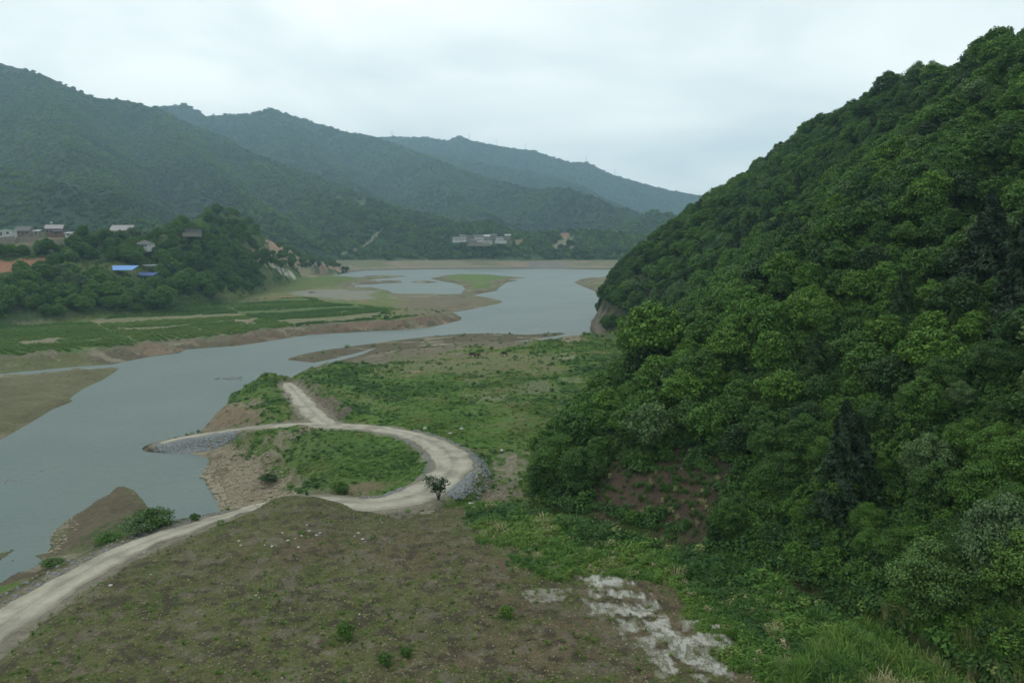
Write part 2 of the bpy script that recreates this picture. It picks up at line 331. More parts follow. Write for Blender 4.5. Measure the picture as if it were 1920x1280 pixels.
for p, wd in (([(0,622),(60,618),(130,617),(200,612),(260,618),(340,611),(400,606),(430,600),(500,597),(560,590)], 3.2), ([(340,598),(400,584),(455,576),(500,580),(560,576)], 2.8), ([(120,640),(200,636),(300,625),(340,622)], 2.6),
              ([(360,614),(390,622),(415,628)], 2.8), ([(480,610),(540,608),(580,603)], 3.6), ([(640,585),(700,590),(760,592),(820,590)], 4), ([(0,604),(60,607),(110,600)], 3)):
    stroke(p, wd, (.24,.23,.14), .85)
patch([(455,566),(530,555),(560,553),(555,558),(520,560),(470,566)], (.30,.17,.11), .6, 2, 3)
patch([(540,549),(570,545),(640,543),(700,546),(735,552),(740,560),(640,562),(600,557),(550,553)], (.26,.26,.21), .9, 3, 6, 5)
patch([(690,555),(712,545),(732,548),(734,558),(715,562)], OLIVE, .8, 2, 4)
patch([(740,572),(800,556),(930,562),(900,578),(850,588),(830,595),(760,590)], (.19,.165,.105), .75, 4, 8, 12)
patch([(640,612),(660,605),(740,600),(830,598),(850,602),(830,608),(740,617),(660,622)], (.22,.15,.105), .8, 2, 4, 4)
patch([(420,640),(440,632),(560,620),(640,608),(640,622),(560,632),(480,642),(430,648)], (.17,.12,.08), .7, 3, 5, 4)
patch([(255,662),(275,652),(300,648),(340,655),(345,661),(300,668)], (.25,.19,.13), .8, 2, 4, 3)
# --- left bank: red soil, scarps, terraces
left = MK['left'] | MK['leftback']
paint(left * .9, (.05,.085,.03)); paint(left * np.clip((n2 - .5) * 5, 0, .7), (.10,.13,.045))
patch([(-200,488),(0,490),(85,489),(103,497),(92,503),(55,510),(0,512),(-200,515)], (.34,.175,.105), 1, 2, 4, 5)
patch([(-60,528),(0,516),(28,530),(0,532)], (.34,.19,.12), 1, 2, 3)
patch([(118,505),(145,515),(142,520),(120,512)], (.30,.19,.12), .9, 2, 3)
patch([(-80,455),(0,443),(60,445),(110,448),(150,452),(150,462),(100,466),(60,462),(0,470),(-80,480)], (.20,.18,.12), .9, 3, 5, 6)
patch([(130,462),(200,475),(240,495),(250,510),(160,520),(140,500)], (.11,.14,.045), .9, 4, 5, 8)
patch([(410,560),(440,535),(500,520),(560,505),(620,505),(660,522),(640,535),(560,545),(480,552),(430,566)], (.125,.165,.05), .8, 4, 8, 12)
patch([(330,402),(360,394),(400,389),(430,393),(410,402),(370,412),(340,410)], (.19,.24,.07), .9, 3, 6, 6)
patch([(470,478),(500,462),(515,455),(530,462),(550,458),(565,470),(585,468),(600,470),(622,488),(635,500),(640,510),(615,508),(590,498),(560,500),(530,492),(500,492),(480,490)], (.36,.255,.175), 1, 2, 5, 4)
patch([(508,456),(530,452),(550,458),(560,470),(556,478),(530,470)], (.42,.25,.165), .9, 2, 3, 3)
patch([(600,470),(612,478),(630,496),(636,506),(622,500),(604,486)], (.36,.21,.12), .9, 2, 3, 3)
patch([(555,498),(580,502),(600,516),(590,520),(560,508)], (.34,.29,.19), .8, 2, 3, 3)
stroke([(480,478),(497,486),(512,500),(535,512),(552,519)], 4.5, (.52,.50,.42), 1)
stroke([(530,469),(545,478),(556,486)], 4.5, (.50,.46,.38), .9)
stroke([(556,472),(575,469)], 3, (.5,.46,.38), .9)
# --- far shore
farb = (Y > 850) & (S > 0) & ~MK['far'] & ~MK['mount'] & (X > -330)
paint(farb * 1., (.20,.19,.115))
paint(farb * np.clip((n1 * .4 + n2 * .6 - .47) * 9, 0, .9), (.25,.185,.135)); paint(farb * np.clip((fbm(X, Y, 45, 4, 27) - .5) * 7, 0, .8), (.13,.15,.07))
paint(farb * np.exp(-((z_ - 1.6) / .5) ** 2) * .6, (.38,.35,.28))
paint((farb * sm((2.0 - z_) / 1.0)) * .8, (.13,.12,.085))
patch([(985,490),(1010,490),(1058,492),(1068,500),(1062,505),(1010,504),(990,503)], (.185,.18,.165), .9, 4, 12, 6)
paint(MK['far'] * 1., (.045,.085,.035)); paint(MK['far'] * np.clip((n4 - .5) * 5, 0, .6), (.085,.12,.05))
for p, c in (([(1036,432),(1072,432),(1078,440),(1066,448),(1040,444)], (.30,.16,.11)), ([(1052,446),(1080,448),(1080,458),(1055,462),(1044,470),(1040,462)], (.24,.22,.14)), ([(1062,462),(1092,462),(1094,472),(1064,472)], (.25,.22,.13)),
             ([(1018,434),(1042,436),(1040,442),(1020,442)], (.28,.15,.11)), ([(960,456),(990,452),(992,456),(965,460)], (.26,.2,.11)), ([(670,416),(715,414),(712,420),(680,420)], (.30,.22,.16))):
    patch(p, c, .85, 5, 16, 9)
stroke([(720,425),(712,436),(700,448),(685,460),(660,472),(640,478),(615,481)], 7, (.26,.23,.17), .9)
# --- mountains
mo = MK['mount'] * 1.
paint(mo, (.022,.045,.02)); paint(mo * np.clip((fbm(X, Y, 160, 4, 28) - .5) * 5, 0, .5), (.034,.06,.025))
patch([(560,368),(620,366),(700,388),(780,416),(760,424),(700,410),(640,392),(570,392)], (.12,.15,.06), .7, 20, 25, 40)
patch([(560,415),(640,400),(650,410),(580,424)], (.14,.18,.06), .7, 20, 20, 30)
# --- floodplain this side of the river
patch([(800,668),(900,662),(1000,664),(1060,668),(1040,700),(960,705),(900,708),(820,700),(760,700),(690,704),(660,694)], (.20,.19,.10), .6, 3, 8, 4)
for p, c in (([(875,740),(905,735),(950,742),(960,750),(930,757),(885,753)], (.31,.28,.20)), ([(955,730),(975,718),(1015,713),(1040,720),(1050,732),(1010,738),(965,740)], (.27,.235,.175)),
             ([(870,712),(900,706),(920,712),(905,722),(875,720)], (.25,.23,.15)), ([(1058,712),(1080,710),(1108,711),(1100,717),(1070,718)], (.34,.32,.23)), ([(1060,664),(1072,662),(1076,672),(1062,676)], (.32,.30,.21)),
             ([(1040,636),(1066,630),(1100,636),(1095,640),(1060,642)], (.30,.24,.17)), ([(955,800),(965,770),(990,765),(1000,790),(985,815)], (.17,.18,.08)), ([(760,697),(780,696),(785,704),(765,706)], (.33,.22,.17))):
    patch(p, c, .85, 1.5, 3, 2)
patch([(930,715),(960,708),(990,710),(985,718),(950,722)], (.05,.055,.04), .9, 1, 2, 2)
patch([(1110,660),(1180,660),(1200,700),(1170,740),(1080,790),(1000,850),(960,850),(1020,790),(1090,730),(1130,700)], (.10,.145,.038), .75, 4, 8, 10)
patch([(1070,720),(1110,722),(1080,790),(1040,800),(1050,750)], (.15,.13,.05), .5, 3, 6, 8)
stroke([(900,815),(960,812),(985,790),(1020,775),(1100,710),(1130,690)], 1.2, (.16,.18,.07), .6)
# earth bluff, hollow and gravel fans
stone = (.29,.25,.175)
patch([(365,815),(400,765),(428,760),(470,760),(500,775),(480,795),(420,802),(380,815)], (.235,.185,.12), 1, 1, 2, 2)
patch([(292,836),(440,806),(450,822),(470,850),(520,870),(545,890),(562,925),(540,935),(470,945),(410,962),(375,890),(390,860),(330,850)], stone, 1, 1, 2.5, 3)
patch([(378,890),(400,850),(430,840),(425,870),(410,900),(400,925)], (.15,.125,.085), .8, 1.5, 2, 2)
patch([(293,834),(440,808),(445,818),(400,838),(350,848),(300,842)], (.20,.205,.19), .9, .6, .9, 1)
patch([(545,712),(575,720),(650,765),(640,775),(625,795),(598,780),(570,742)], (.165,.135,.105), 1, .8, 1.2, 2)
patch([(540,768),(565,768),(580,785),(555,790),(540,785)], (.21,.17,.12), 1, .8, 1.2, 1.5)
patch([(500,822),(530,810),(575,800),(590,805),(560,815),(530,830),(525,860),(505,855)], (.24,.215,.145), .75, 1, 2.5, 2)
patch([(420,750),(480,748),(490,760),(440,762)], (.26,.235,.16), .8, 1, 2, 2)
patch([(636,925),(640,905),(700,900),(735,908),(720,935),(650,938)], (.22,.17,.11), .8, .8, 1.6, 1.5)
patch([(935,862),(960,845),(982,850),(978,880),(958,905),(940,900)], (.30,.27,.20), .9, 1, 1.5, 1.5)
patch([(885,915),(930,905),(965,910),(968,935),(930,945),(890,940)], (.23,.20,.15), .95, .8, 1.5, 1.2)
patch([(100,1040),(120,970),(170,940),(215,915),(250,915),(280,950),(260,980),(180,1020)], (.14,.112,.078), .8, 1, 2, 3)
patch([(160,1030),(185,995),(240,975),(320,965),(325,985),(250,1010),(180,1045)], (.06,.105,.03), .85, 1, 2, 2)
patch([(440,806),(470,800),(600,806),(720,812),(780,826),(815,850),(828,880),(822,900),(790,912),(740,925),(715,935),(720,910),(690,900),(645,903),(636,925),(600,930),(560,922),(545,890),(520,868),(480,850),(455,830)], (.09,.165,.034), .85, 1, 3.5, 3)
patch([(430,742),(470,722),(533,722),(545,745),(565,765),(540,768),(545,790),(500,785),(490,765),(470,752),(430,755)], (.09,.17,.032), .9, 1, 2.5, 3)
patch([(540,712),(600,690),(700,700),(1000,700),(1160,690),(1150,760),(1000,830),(880,825),(760,800),(660,790),(640,762),(575,722)], (.09,.17,.032), .5, 2, 8, 6)
patch([(548,712),(572,716),(652,772),(640,785),(625,795),(598,780),(568,742)], (.15,.122,.095), 1, .8, 1.2, 2)
patch([(505,820),(530,812),(545,822),(530,850),(512,856),(500,840)], (.24,.215,.145), .8, .8, 2, 1.5)
# --- hill
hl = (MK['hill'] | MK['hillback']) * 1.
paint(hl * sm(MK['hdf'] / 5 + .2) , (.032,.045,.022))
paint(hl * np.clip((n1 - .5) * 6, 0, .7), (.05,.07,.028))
paint(MK['rock'] * hl * sm((11 - z_ + (n1 - .5) * 8) / 4) * 1.3, (.19,.165,.13))
rs = fbm(X + z_ * 1.2, Y * .5 - z_ * 2.0, 7.0, 4, 36); paint(MK['rock'] * hl * (z_ < 14) * np.clip((rs - .45) * 8, 0, 1) * .8, (.085,.075,.062)); paint(MK['rock'] * hl * np.clip((n1 - .5) * 6, 0, 1) * .7, (.12,.13,.05))
BARE = patch([(1100,905),(1170,870),(1270,855),(1340,870),(1365,930),(1340,1000),(1260,1015),(1180,1000),(1110,970),(1075,950)], (.085,.062,.044), 1, 2, 2.5, 3)
# --- mound
md = (MK['mound']) * 1.
MB_ = (.145,.122,.068)
paint(md, MB_); paint(md * np.clip((n1 * .5 + n3 * .5 - .5) * 7, 0, .7), (.15,.108,.07)); paint(md * np.clip((n2 - .47) * 7, 0, .75) , (.125,.14,.05))
paint(md * np.clip((fbm(X, Y, 3, 4, 33) - .56) * 9, 0, .8), (.10,.12,.038))
paint(md * np.clip((fbm(X, Y, .9, 3, 34) - .55) * 9, 0, .8), (.075,.062,.042)); paint(md * np.clip((fbm(X, Y, 1.3, 3, 35) - .6) * 9, 0, .7), (.19,.165,.12))
paint(MK['mside'] * 1., (.15,.13,.085)); paint(MK['mside'] * np.clip((n1 - .45) * 6, 0, 1), (.06,.10,.03))
paint(md * np.exp(-np.clip(MK['msd'], 0, 99) / 5) * .6, (.10,.105,.045))
LUSH = patch([(900,950),(1000,955),(1100,975),(1250,1010),(1400,1055),(1550,1110),(1750,1200),(1900,1290),(1500,1290),(1380,1180),(1300,1100),(1180,1070),(1080,1090),(1000,1060),(930,1010)], (.085,.155,.028), 1, 3, 4, 5)
GRAV = patch([(1104,1104),(1120,1082),(1160,1080),(1168,1092),(1138,1098),(1140,1132),(1172,1120),(1215,1135),(1232,1165),(1280,1185),(1300,1170),(1335,1178),(1362,1205),(1322,1212),(1338,1245),(1325,1262),(1262,1250),(1222,1205),(1195,1168),(1165,1155),(1118,1132)], (.56,.55,.50), .95, .9, 2.6, 1.0); paint(GRAV * np.clip((fbm(X * 1.6, Y, .7, 3, 37) - .5) * 9, 0, .8), (.12,.14,.06))
patch([(1070,1110),(1110,1140),(1200,1180),(1230,1250),(1180,1240),(1130,1180),(1070,1160)], (.16,.155,.09), .4, 1.5, 2, 1)
for p in ([(1005,1055),(1020,1050),(1030,1062),(1015,1066)], [(1055,1028),(1085,1028),(1100,1034),(1070,1036)], [(1000,1115),(1035,1112),(1040,1118),(1010,1120)]):
    patch(p, (.42,.41,.35), .7, .4, .8, .7)
patch([(884,950),(915,950),(925,990),(905,995),(888,970)], (.27,.25,.20), .85, .5, .7, .8)
patch([(690,950),(800,945),(800,958),(765,965),(720,960)], (.33,.30,.23), .9, .4, .7, 1)
# road verge
rd = MK['rd']; paint(np.clip((1.5 - rd + (n3 - .5) * 2.0) / .8, 0, 1) * .95, (.26,.235,.18))
# ------------------------------------------------------------------ materials
def new_mat(name):
    global nt
    m = bpy.data.materials.new(name); m.use_nodes = True; nt = m.node_tree; nt.nodes.clear()
    o = nt.nodes.new('ShaderNodeOutputMaterial'); b = nt.nodes.new('ShaderNodeBsdfPrincipled'); nt.links.new(b.outputs[0], o.inputs[0])
    b.inputs['Roughness'].default_value = .9; b.inputs['Specular IOR Level'].default_value = .15
    return m, b, o
def tex_noise(scale, detail=4, rough=.6, coord='Object', vec=None):
    t = nt.nodes.new('ShaderNodeTexNoise'); t.inputs['Scale'].default_value = scale; t.inputs['Detail'].default_value = detail; t.inputs['Roughness'].default_value = rough
    if vec is None:
        c = nt.nodes.new('ShaderNodeTexCoord'); vec = c.outputs[coord]
    nt.links.new(vec, t.inputs['Vector']); return t.outputs[0]
def mrange(v, a, b, c, d):
    n = nt.nodes.new('ShaderNodeMapRange'); n.inputs[1].default_value = a; n.inputs[2].default_value = b; n.inputs[3].default_value = c; n.inputs[4].default_value = d
    nt.links.new(v, n.inputs[0]); return n.outputs[0]
def scale_col(c, f):
    n = nt.nodes.new('ShaderNodeVectorMath'); n.operation = 'SCALE'; nt.links.new(c, n.inputs[0]); nt.links.new(f, n.inputs['Scale']); return n.outputs[0]
def bump(b, hgt, dist, st=1.0):
    n = nt.nodes.new('ShaderNodeBump'); n.inputs['Strength'].default_value = st; n.inputs['Distance'].default_value = dist
    nt.links.new(hgt, n.inputs['Height']); nt.links.new(n.outputs[0], b.inputs['Normal'])
def ground_mat():
    m, b, o = new_mat('ground_surface')
    a = nt.nodes.new('ShaderNodeAttribute'); a.attribute_name = 'albedo'
    f = mrange(tex_noise(.9, 5, .7), .3, .7, .78, 1.22); g = mrange(tex_noise(5.5, 4, .7), .3, .7, .72, 1.28); h = mrange(tex_noise(.12, 3, .6), .3, .7, .9, 1.1)
    bump(b, M('ADD', tex_noise(5, 4, .7), M('MULTIPLY', tex_noise(.8, 5, .6), 4.0)), .32, 1.0)
    nt.links.new(scale_col(a.outputs['Color'], M('MULTIPLY', M('MULTIPLY', f, g), h)), b.inputs['Base Color'])
    return m
def plain_mat(name, c, v=.2, sc=2.0, rough=.85, spec=.2, bd=0):
    m, b, o = new_mat(name)
    r = nt.nodes.new('ShaderNodeRGB'); r.outputs[0].default_value = (*c, 1)
    t = tex_noise(sc, 5, .65)
    nt.links.new(scale_col(r.outputs[0], mrange(t, .3, .7, 1 - v, 1 + v)), b.inputs['Base Color'])
    b.inputs['Roughness'].default_value = rough; b.inputs['Specular IOR Level'].default_value = spec
    if bd: bump(b, t, bd)
    return m
def leaf_mat(name, stops, attr='tone', trans=.25):
    m, b, o = new_mat(name)
    a = nt.nodes.new('ShaderNodeAttribute'); a.attribute_name = attr; a.attribute_type = 'INSTANCER'
    r = nt.nodes.new('ShaderNodeValToRGB'); el = r.color_ramp.elements
    while len(el) < len(stops): el.new(.5)
    for e, (p, c) in zip(el, stops): e.position = p; e.color = (*c, 1)
    nt.links.new(a.outputs['Fac'], r.inputs[0])
    v = nt.nodes.new('ShaderNodeAttribute'); v.attribute_name = 'leafvar'
    c = scale_col(r.outputs[0], v.outputs['Fac'])
    nt.links.new(c, b.inputs['Base Color']); b.inputs['Roughness'].default_value = .6; b.inputs['Specular IOR Level'].default_value = .25
    t = nt.nodes.new('ShaderNodeBsdfTranslucent'); nt.links.new(c, t.inputs[0]); x = nt.nodes.new('ShaderNodeMixShader'); x.inputs[0].default_value = trans
    nt.links.new(b.outputs[0], x.inputs[1]); nt.links.new(t.outputs[0], x.inputs[2]); nt.links.new(x.outputs[0], o.inputs[0])
    return m
M_GROUND = ground_mat()
STOPS = [(0, (.026,.050,.026)), (.25, (.058,.125,.026)), (.5, (.086,.178,.027)), (.75, (.115,.22,.03)), (1, (.11,.175,.08))]
M_LEAF = leaf_mat('foliage', STOPS)
M_WEED = leaf_mat('weeds', [(0, (.05,.115,.026)), (.35, (.095,.20,.032)), (.65, (.16,.25,.045)), (1, (.36,.33,.18))])
M_BARK = plain_mat('bark', (.09,.075,.055), .3, 6)
M_ROCKG = plain_mat('grey_rock', (.20,.215,.215), .55, .9, bd=.05)
M_ROCKT = plain_mat('tan_rock', (.26,.225,.16), .35, 2.0, bd=.05)
M_ROCKW = plain_mat('pale_stone', (.44,.43,.38), .2, 3.0, bd=.03)
M_WHITE = plain_mat('white_render', (.46,.47,.45), .28, .8)
M_FARW = plain_mat('pale_painted_wall', (.52,.52,.49), .2, .5)
M_TAN = plain_mat('tan_wall', (.23,.21,.17), .2, 1.2)
M_BRICK = plain_mat('brick_wall', (.20,.125,.10), .2, 4)
M_GREY = plain_mat('grey_tiles', (.13,.13,.125), .2, 3)
M_MAUVE = plain_mat('pale_sheet_roof', (.33,.31,.31), .1, 2)
M_DARK = plain_mat('dark_opening', (.03,.032,.035), .1, 2, .3, .5)
M_MINT = plain_mat('mint_edge', (.35,.62,.55), .08, 2)
M_BLUE = plain_mat('bright_blue_sheet', (.13,.29,.62), .12, 2, .5, .3)
M_NAVY = plain_mat('navy_blue_sheet', (.03,.075,.24), .15, 2, .5, .3)
M_STEEL = plain_mat('galvanised_steel', (.22,.24,.25), .1, 2)
# ------------------------------------------------------------------ mesh helpers
def mesh_np(name, V, Fq, mat, attrs=None, smooth=False):
    me = bpy.data.meshes.new(name); V = np.asarray(V, np.float32); Fq = np.asarray(Fq, np.int32)
    me.vertices.add(len(V)); me.vertices.foreach_set('co', V.ravel())
    k = Fq.shape[1]; me.loops.add(Fq.size); me.loops.foreach_set('vertex_index', Fq.ravel())
    me.polygons.add(len(Fq)); me.polygons.foreach_set('loop_start', np.arange(0, Fq.size, k, dtype=np.int32))
    me.polygons.foreach_set('loop_total', np.full(len(Fq), k, np.int32))
    me.polygons.foreach_set('use_smooth', np.full(len(Fq), smooth))
    for nm, (ty, dom, dat) in (attrs or {}).items():
        a = me.attributes.new(nm, ty, dom); a.data.foreach_set('color' if ty == 'FLOAT_COLOR' else 'value', np.asarray(dat, np.float32).ravel())
    me.materials.append(mat); me.update(calc_edges=True); return me
def link(name, me, parent=None, loc=None):
    o = bpy.data.objects.new(name, me); C.objects.link(o)
    if parent: o.parent = parent
    if loc is not None: o.location = loc
    return o
def tag(o, label=None, cat=None, group=None, kind=None):
    if label: o['label'] = label
    if cat: o['category'] = cat
    if group: o['group'] = group
    if kind: o['kind'] = kind
    return o
class MB:
    def __init__(s): s.v = []; s.f = []
    def add(s, vs, fs):
        n = len(s.v); s.v += [tuple(a) for a in vs]; s.f += [tuple(i + n for i in q) for q in fs]
    def box(s, x0, x1, y0, y1, z0, z1):
        s.add([(x, y, z) for z in (z0, z1) for y in (y0, y1) for x in (x0, x1)], [(0,2,3,1),(4,5,7,6),(0,1,5,4),(2,6,7,3),(0,4,6,2),(1,3,7,5)])
    def tube(s, a, b, r0, r1, n=6):
        a = np.array(a, float); b = np.array(b, float); d = b - a; d /= np.linalg.norm(d) + 1e-9
        p = np.cross(d, (0, 0, 1) if abs(d[2]) < .9 else (1, 0, 0)); p /= np.linalg.norm(p); q = np.cross(d, p)
        vs = [a + (p * math.cos(t) + q * math.sin(t)) * r0 for t in np.arange(n) * 2 * math.pi / n] + [b + (p * math.cos(t) + q * math.sin(t)) * r1 for t in np.arange(n) * 2 * math.pi / n]
        s.add(vs, [(i, (i + 1) % n, n + (i + 1) % n, n + i) for i in range(n)] + [tuple(range(n))[::-1], tuple(range(n, 2 * n))])
    def mesh(s, name, mat):
        me = bpy.data.meshes.new(name); me.from_pydata(s.v, [], s.f); me.materials.append(mat); me.update(); return me
    def build(s, name, mat, parent=None): return link(name, s.mesh(name, mat), parent)
def empty(name, loc, rz=0):
    o = bpy.data.objects.new(name, None); C.objects.link(o); o.location = loc; o.rotation_euler = (0, 0, rz); o.empty_display_size = .5; return o
# ------------------------------------------------------------------ ground, water, roads
nr, nth = shp
ii, jj = np.meshgrid(np.arange(nr - 1), np.arange(nth - 1), indexing='ij')
a0 = (ii * nth + jj).ravel(); Fg = np.stack([a0, a0 + 1, a0 + nth + 1, a0 + nth], 1)[:, ::-1]
cc = np.concatenate([np.clip(col, 0, 1), np.ones((len(col), 1))], 1)
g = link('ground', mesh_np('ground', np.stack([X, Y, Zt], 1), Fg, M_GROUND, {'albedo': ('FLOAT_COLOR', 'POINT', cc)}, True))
tag(g, 'valley ground with drained lake bed, fields, banks and hill slopes', 'ground', kind='structure')
def water_mat():
    m, b, o = new_mat('lake_water')
    t = tex_noise(.02, 3, .5); r = nt.nodes.new('ShaderNodeValToRGB'); e = r.color_ramp.elements
    e[0].position = .35; e[0].color = (.092,.132,.122,1); e[1].position = .65; e[1].color = (.110,.150,.134,1); nt.links.new(t, r.inputs[0])
    nt.links.new(r.outputs[0], b.inputs['Base Color']); b.inputs['Specular IOR Level'].default_value = .5; b.inputs['IOR'].default_value = 1.333
    b.inputs['Roughness'].default_value = .36
    c = nt.nodes.new('ShaderNodeTexCoord'); mp = nt.nodes.new('ShaderNodeMapping'); mp.inputs['Rotation'].default_value = (0, 0, R(25)); mp.inputs['Scale'].default_value = (.5, 1.4, 1); nt.links.new(c.outputs['Object'], mp.inputs[0])
    wv = tex_noise(.9, 4, .6, vec=mp.outputs[0]); patchy = mrange(tex_noise(.018, 3, .6), .38, .62, .25, 1.0)
    bump(b, M('MULTIPLY', wv, patchy), .30, .9)
    return m
b_ = MB(); b_.add([(-1500, -400, 0), (1500, -400, 0), (1500, 1500, 0), (-1500, 1500, 0)], [(0, 1, 2, 3)])
tag(b_.build('water', water_mat()), 'grey green river and lake reflecting the overcast sky', 'water', kind='structure')
def road_mat():
    m, b, o = new_mat('gravel_road')
    a = nt.nodes.new('ShaderNodeAttribute'); a.attribute_name = 'albedo'
    f = mrange(tex_noise(1.3, 6, .75), .3, .7, .85, 1.15); g = mrange(tex_noise(9, 3, .7), .3, .7, .85, 1.15)
    nt.links.new(scale_col(a.outputs['Color'], M('MULTIPLY', f, g)), b.inputs['Base Color']); bump(b, tex_noise(7, 4, .7), .08, .8)
    return m
M_ROAD = road_mat()
def road(P, name, label, lift=0.0):
    n = len(P); T = np.gradient(P[:, :2], axis=0); T /= np.linalg.norm(T, axis=1)[:, None] + 1e-9; Nn = np.stack([-T[:, 1], T[:, 0]], 1)
    K = 15; V = []; Cc = []; arc = np.arange(n) * 1.0
    eL = (fbm(arc, arc * 0 + 3 + lift * 50, 2.6, 4, 40) - .5) * 2.3; eR = (fbm(arc, arc * 0 + 9 + lift * 50, 2.6, 4, 41) - .5) * 2.3
    for k in range(K):
        t = k / (K - 1) * 2 - 1
        wd = P[:, 3] + np.where(t < 0, eL, eR) * abs(t)
        q = P[:, :2] + Nn * (t * wd)[:, None]
        z = P[:, 2] + lift + .06 * (1 - t * t) - .07 * math.exp(-((abs(t) - .45) / .13) ** 2) + (fbm(q[:, 0], q[:, 1], .8, 2, 42) - .5) * .05 - (.3 if abs(t) == 1 else 0)
        V.append(np.concatenate([q, z[:, None]], 1))
        rut = math.exp(-((abs(t) - .45) / .2) ** 2); nn = fbm(q[:, 0], q[:, 1], 1.5, 3, 43)
        base = np.array((.335,.315,.25)) * (1 + .16 * rut) ; c = base[None] * (.8 + .4 * nn)[:, None]; pot = np.clip((fbm(q[:, 0], q[:, 1], 2.2, 3, 44) - .56) * 5, 0, .25); c = c * (1 - pot)[:, None]; z -= pot * .1
        if abs(t) < .12: c *= .84
        Cc.append(np.concatenate([c, np.ones((n, 1))], 1))
    V = np.stack(V, 1).reshape(-1, 3); Cc = np.stack(Cc, 1).reshape(-1, 4)
    i, j = np.meshgrid(np.arange(n - 1), np.arange(K - 1), indexing='ij'); a = (i * K + j).ravel()
    Fr = np.stack([a, a + K, a + K + 1, a + 1], 1)[:, ::-1]
    o = link(name, mesh_np(name, V, Fr, M_ROAD, {'albedo': ('FLOAT_COLOR', 'POINT', Cc)}, True)); tag(o, label, 'road', kind='structure')
road(RA, 'gravel_road', 'pale gravel road curving past the mound and down to the water')
road(RB, 'track', 'short pale track branching down to the hollow by the river', .02)
# ------------------------------------------------------------------ plant shapes
def leaf_quads(P, Nn, size, asp=.62):
    n = len(P); a = rng.normal(size=(n, 3)); T = np.cross(Nn, a); T /= np.linalg.norm(T, axis=1)[:, None] + 1e-9; B = np.cross(Nn, T)
    s = (size * (.7 + .6 * rng.random(n)))[:, None]
    V = np.stack([P - T * s, P - B * s * asp + Nn * s * .12, P + T * s, P + B * s * asp + Nn * s * .12], 1).reshape(-1, 3)
    return V, np.arange(4 * n).reshape(n, 4)
def unit(n):
    d = rng.normal(size=(n, 3)); return d / np.linalg.norm(d, axis=1)[:, None]
def crown_mesh(name, n=6500, rx=3.6, hz_=7.5, lobes=26, leaf=.24, base=.9, spiky=0.0, mat=None):
    c = []; lobes = int(lobes * 1.5)
    for i in range(lobes):
        t = (i + .5) / lobes; zc = base + (hz_ - base) * (t ** .85) * .86 + .085 * rx
        w = rx * math.sin(math.pi * min(.97, .12 + .85 * t)) ** .75 * (.35 + .6 * rng.random())
        a = rng.random() * 2 * math.pi
        c.append((w * math.cos(a), w * math.sin(a), zc + rng.normal() * .07 * rx, rx * (.17 + .20 * rng.random()) * (1 - .3 * t)))
    c = np.array(c); wgt = c[:, 3] ** 2; idx = rng.choice(lobes, n, p=wgt / wgt.sum())
    d = unit(n); d[:, 2] = np.where(rng.random(n) < .55, np.abs(d[:, 2]), d[:, 2])
    rad = c[idx, 3] * (.45 + .85 * rng.random(n) ** .9)
    P = c[idx, :3] + d * rad[:, None] * np.array([1.12, 1.12, .8])
    loose = rng.random(n) < .34; dd = unit(n); dd[:, 2] = np.abs(dd[:, 2]) * .9 - .1; env = .72 + .36 * rng.random(n) ** .7 + .10 * np.sin(dd[:, 0] * 9 + dd[:, 1] * 5) + .08 * np.sin(dd[:, 2] * 14 + dd[:, 1] * 8)
    kn = unit(18); kn[:, 2] = np.abs(kn[:, 2]); mxd = (dd @ kn.T).max(1); env = env * (.60 + .48 * np.clip((mxd - .55) / .45, 0, 1) ** .7); loose &= rng.random(n) < (.55 if leaf < .15 else 1)
    Q_ = dd * env[:, None] * np.array([rx * .98, rx * .98, (hz_ - base) * .58]) + np.array([0, 0, base + (hz_ - base) * .40])
    P = np.where(loose[:, None], Q_, P)
    Nn = d + rng.normal(size=(n, 3)) * .55 + np.array([0, 0, .55]); Nn /= np.linalg.norm(Nn, axis=1)[:, None]
    V, Fq = leaf_quads(P, Nn, leaf)
    lobe_v = .9 + .2 * rng.random(lobes); v = lobe_v[idx] * (.65 + .7 * rng.random(n))
    return mesh_np(name, V, Fq, mat or M_LEAF, {'leafvar': ('FLOAT', 'FACE', v)})
def conifer_mesh(name, n=6500, r=2.2, h=9, leaf=.2, mat=None):
    t = rng.random(n) ** .8; z = .6 + t * (h - .6); whorl = np.sin(z * 5.2 + rng.normal(size=n) * .4) * .16
    a = rng.random(n) * 2 * math.pi; arm = .72 + .34 * np.sin(a * 5 + z * 2.3) + .22 * np.sin(a * 3 - z * 1.7)
    q = r * (1 - t) ** .8 * (arm + whorl) * (.55 + .45 * rng.random(n) ** .5) + .08
    P = np.stack([q * np.cos(a), q * np.sin(a), z - q * .18], 1)
    Nn = np.stack([np.cos(a) * .7, np.sin(a) * .7, np.full(n, .7)], 1) + rng.normal(size=(n, 3)) * .5; Nn /= np.linalg.norm(Nn, axis=1)[:, None]
    V, Fq = leaf_quads(P, Nn, leaf, .4)
    return mesh_np(name, V, Fq, mat or M_LEAF, {'leafvar': ('FLOAT', 'FACE', .75 + .5 * rng.random(n))})
def trunk_mesh(h, r=.16, limbs=5):
    b = MB(); p = np.array([0, 0, -.6]); top = h * .8; segs = 5
    pts = [np.array([rng.normal() * .08 * i, rng.normal() * .08 * i, -.6 + (top + .6) * i / segs]) for i in range(segs + 1)]
    for i in range(segs): b.tube(pts[i], pts[i + 1], r * (1 - i / (segs + 1)), r * (1 - (i + 1) / (segs + 1)), 7)
    for k in range(limbs):
        i = 1 + k % (segs - 1); a = rng.random() * 6.28; l = h * .28
        b.tube(pts[i], pts[i] + np.array([math.cos(a) * l * .8, math.sin(a) * l * .8, l * .7]), r * .45, r * .12, 5)
    return b.mesh('trunk', M_BARK)
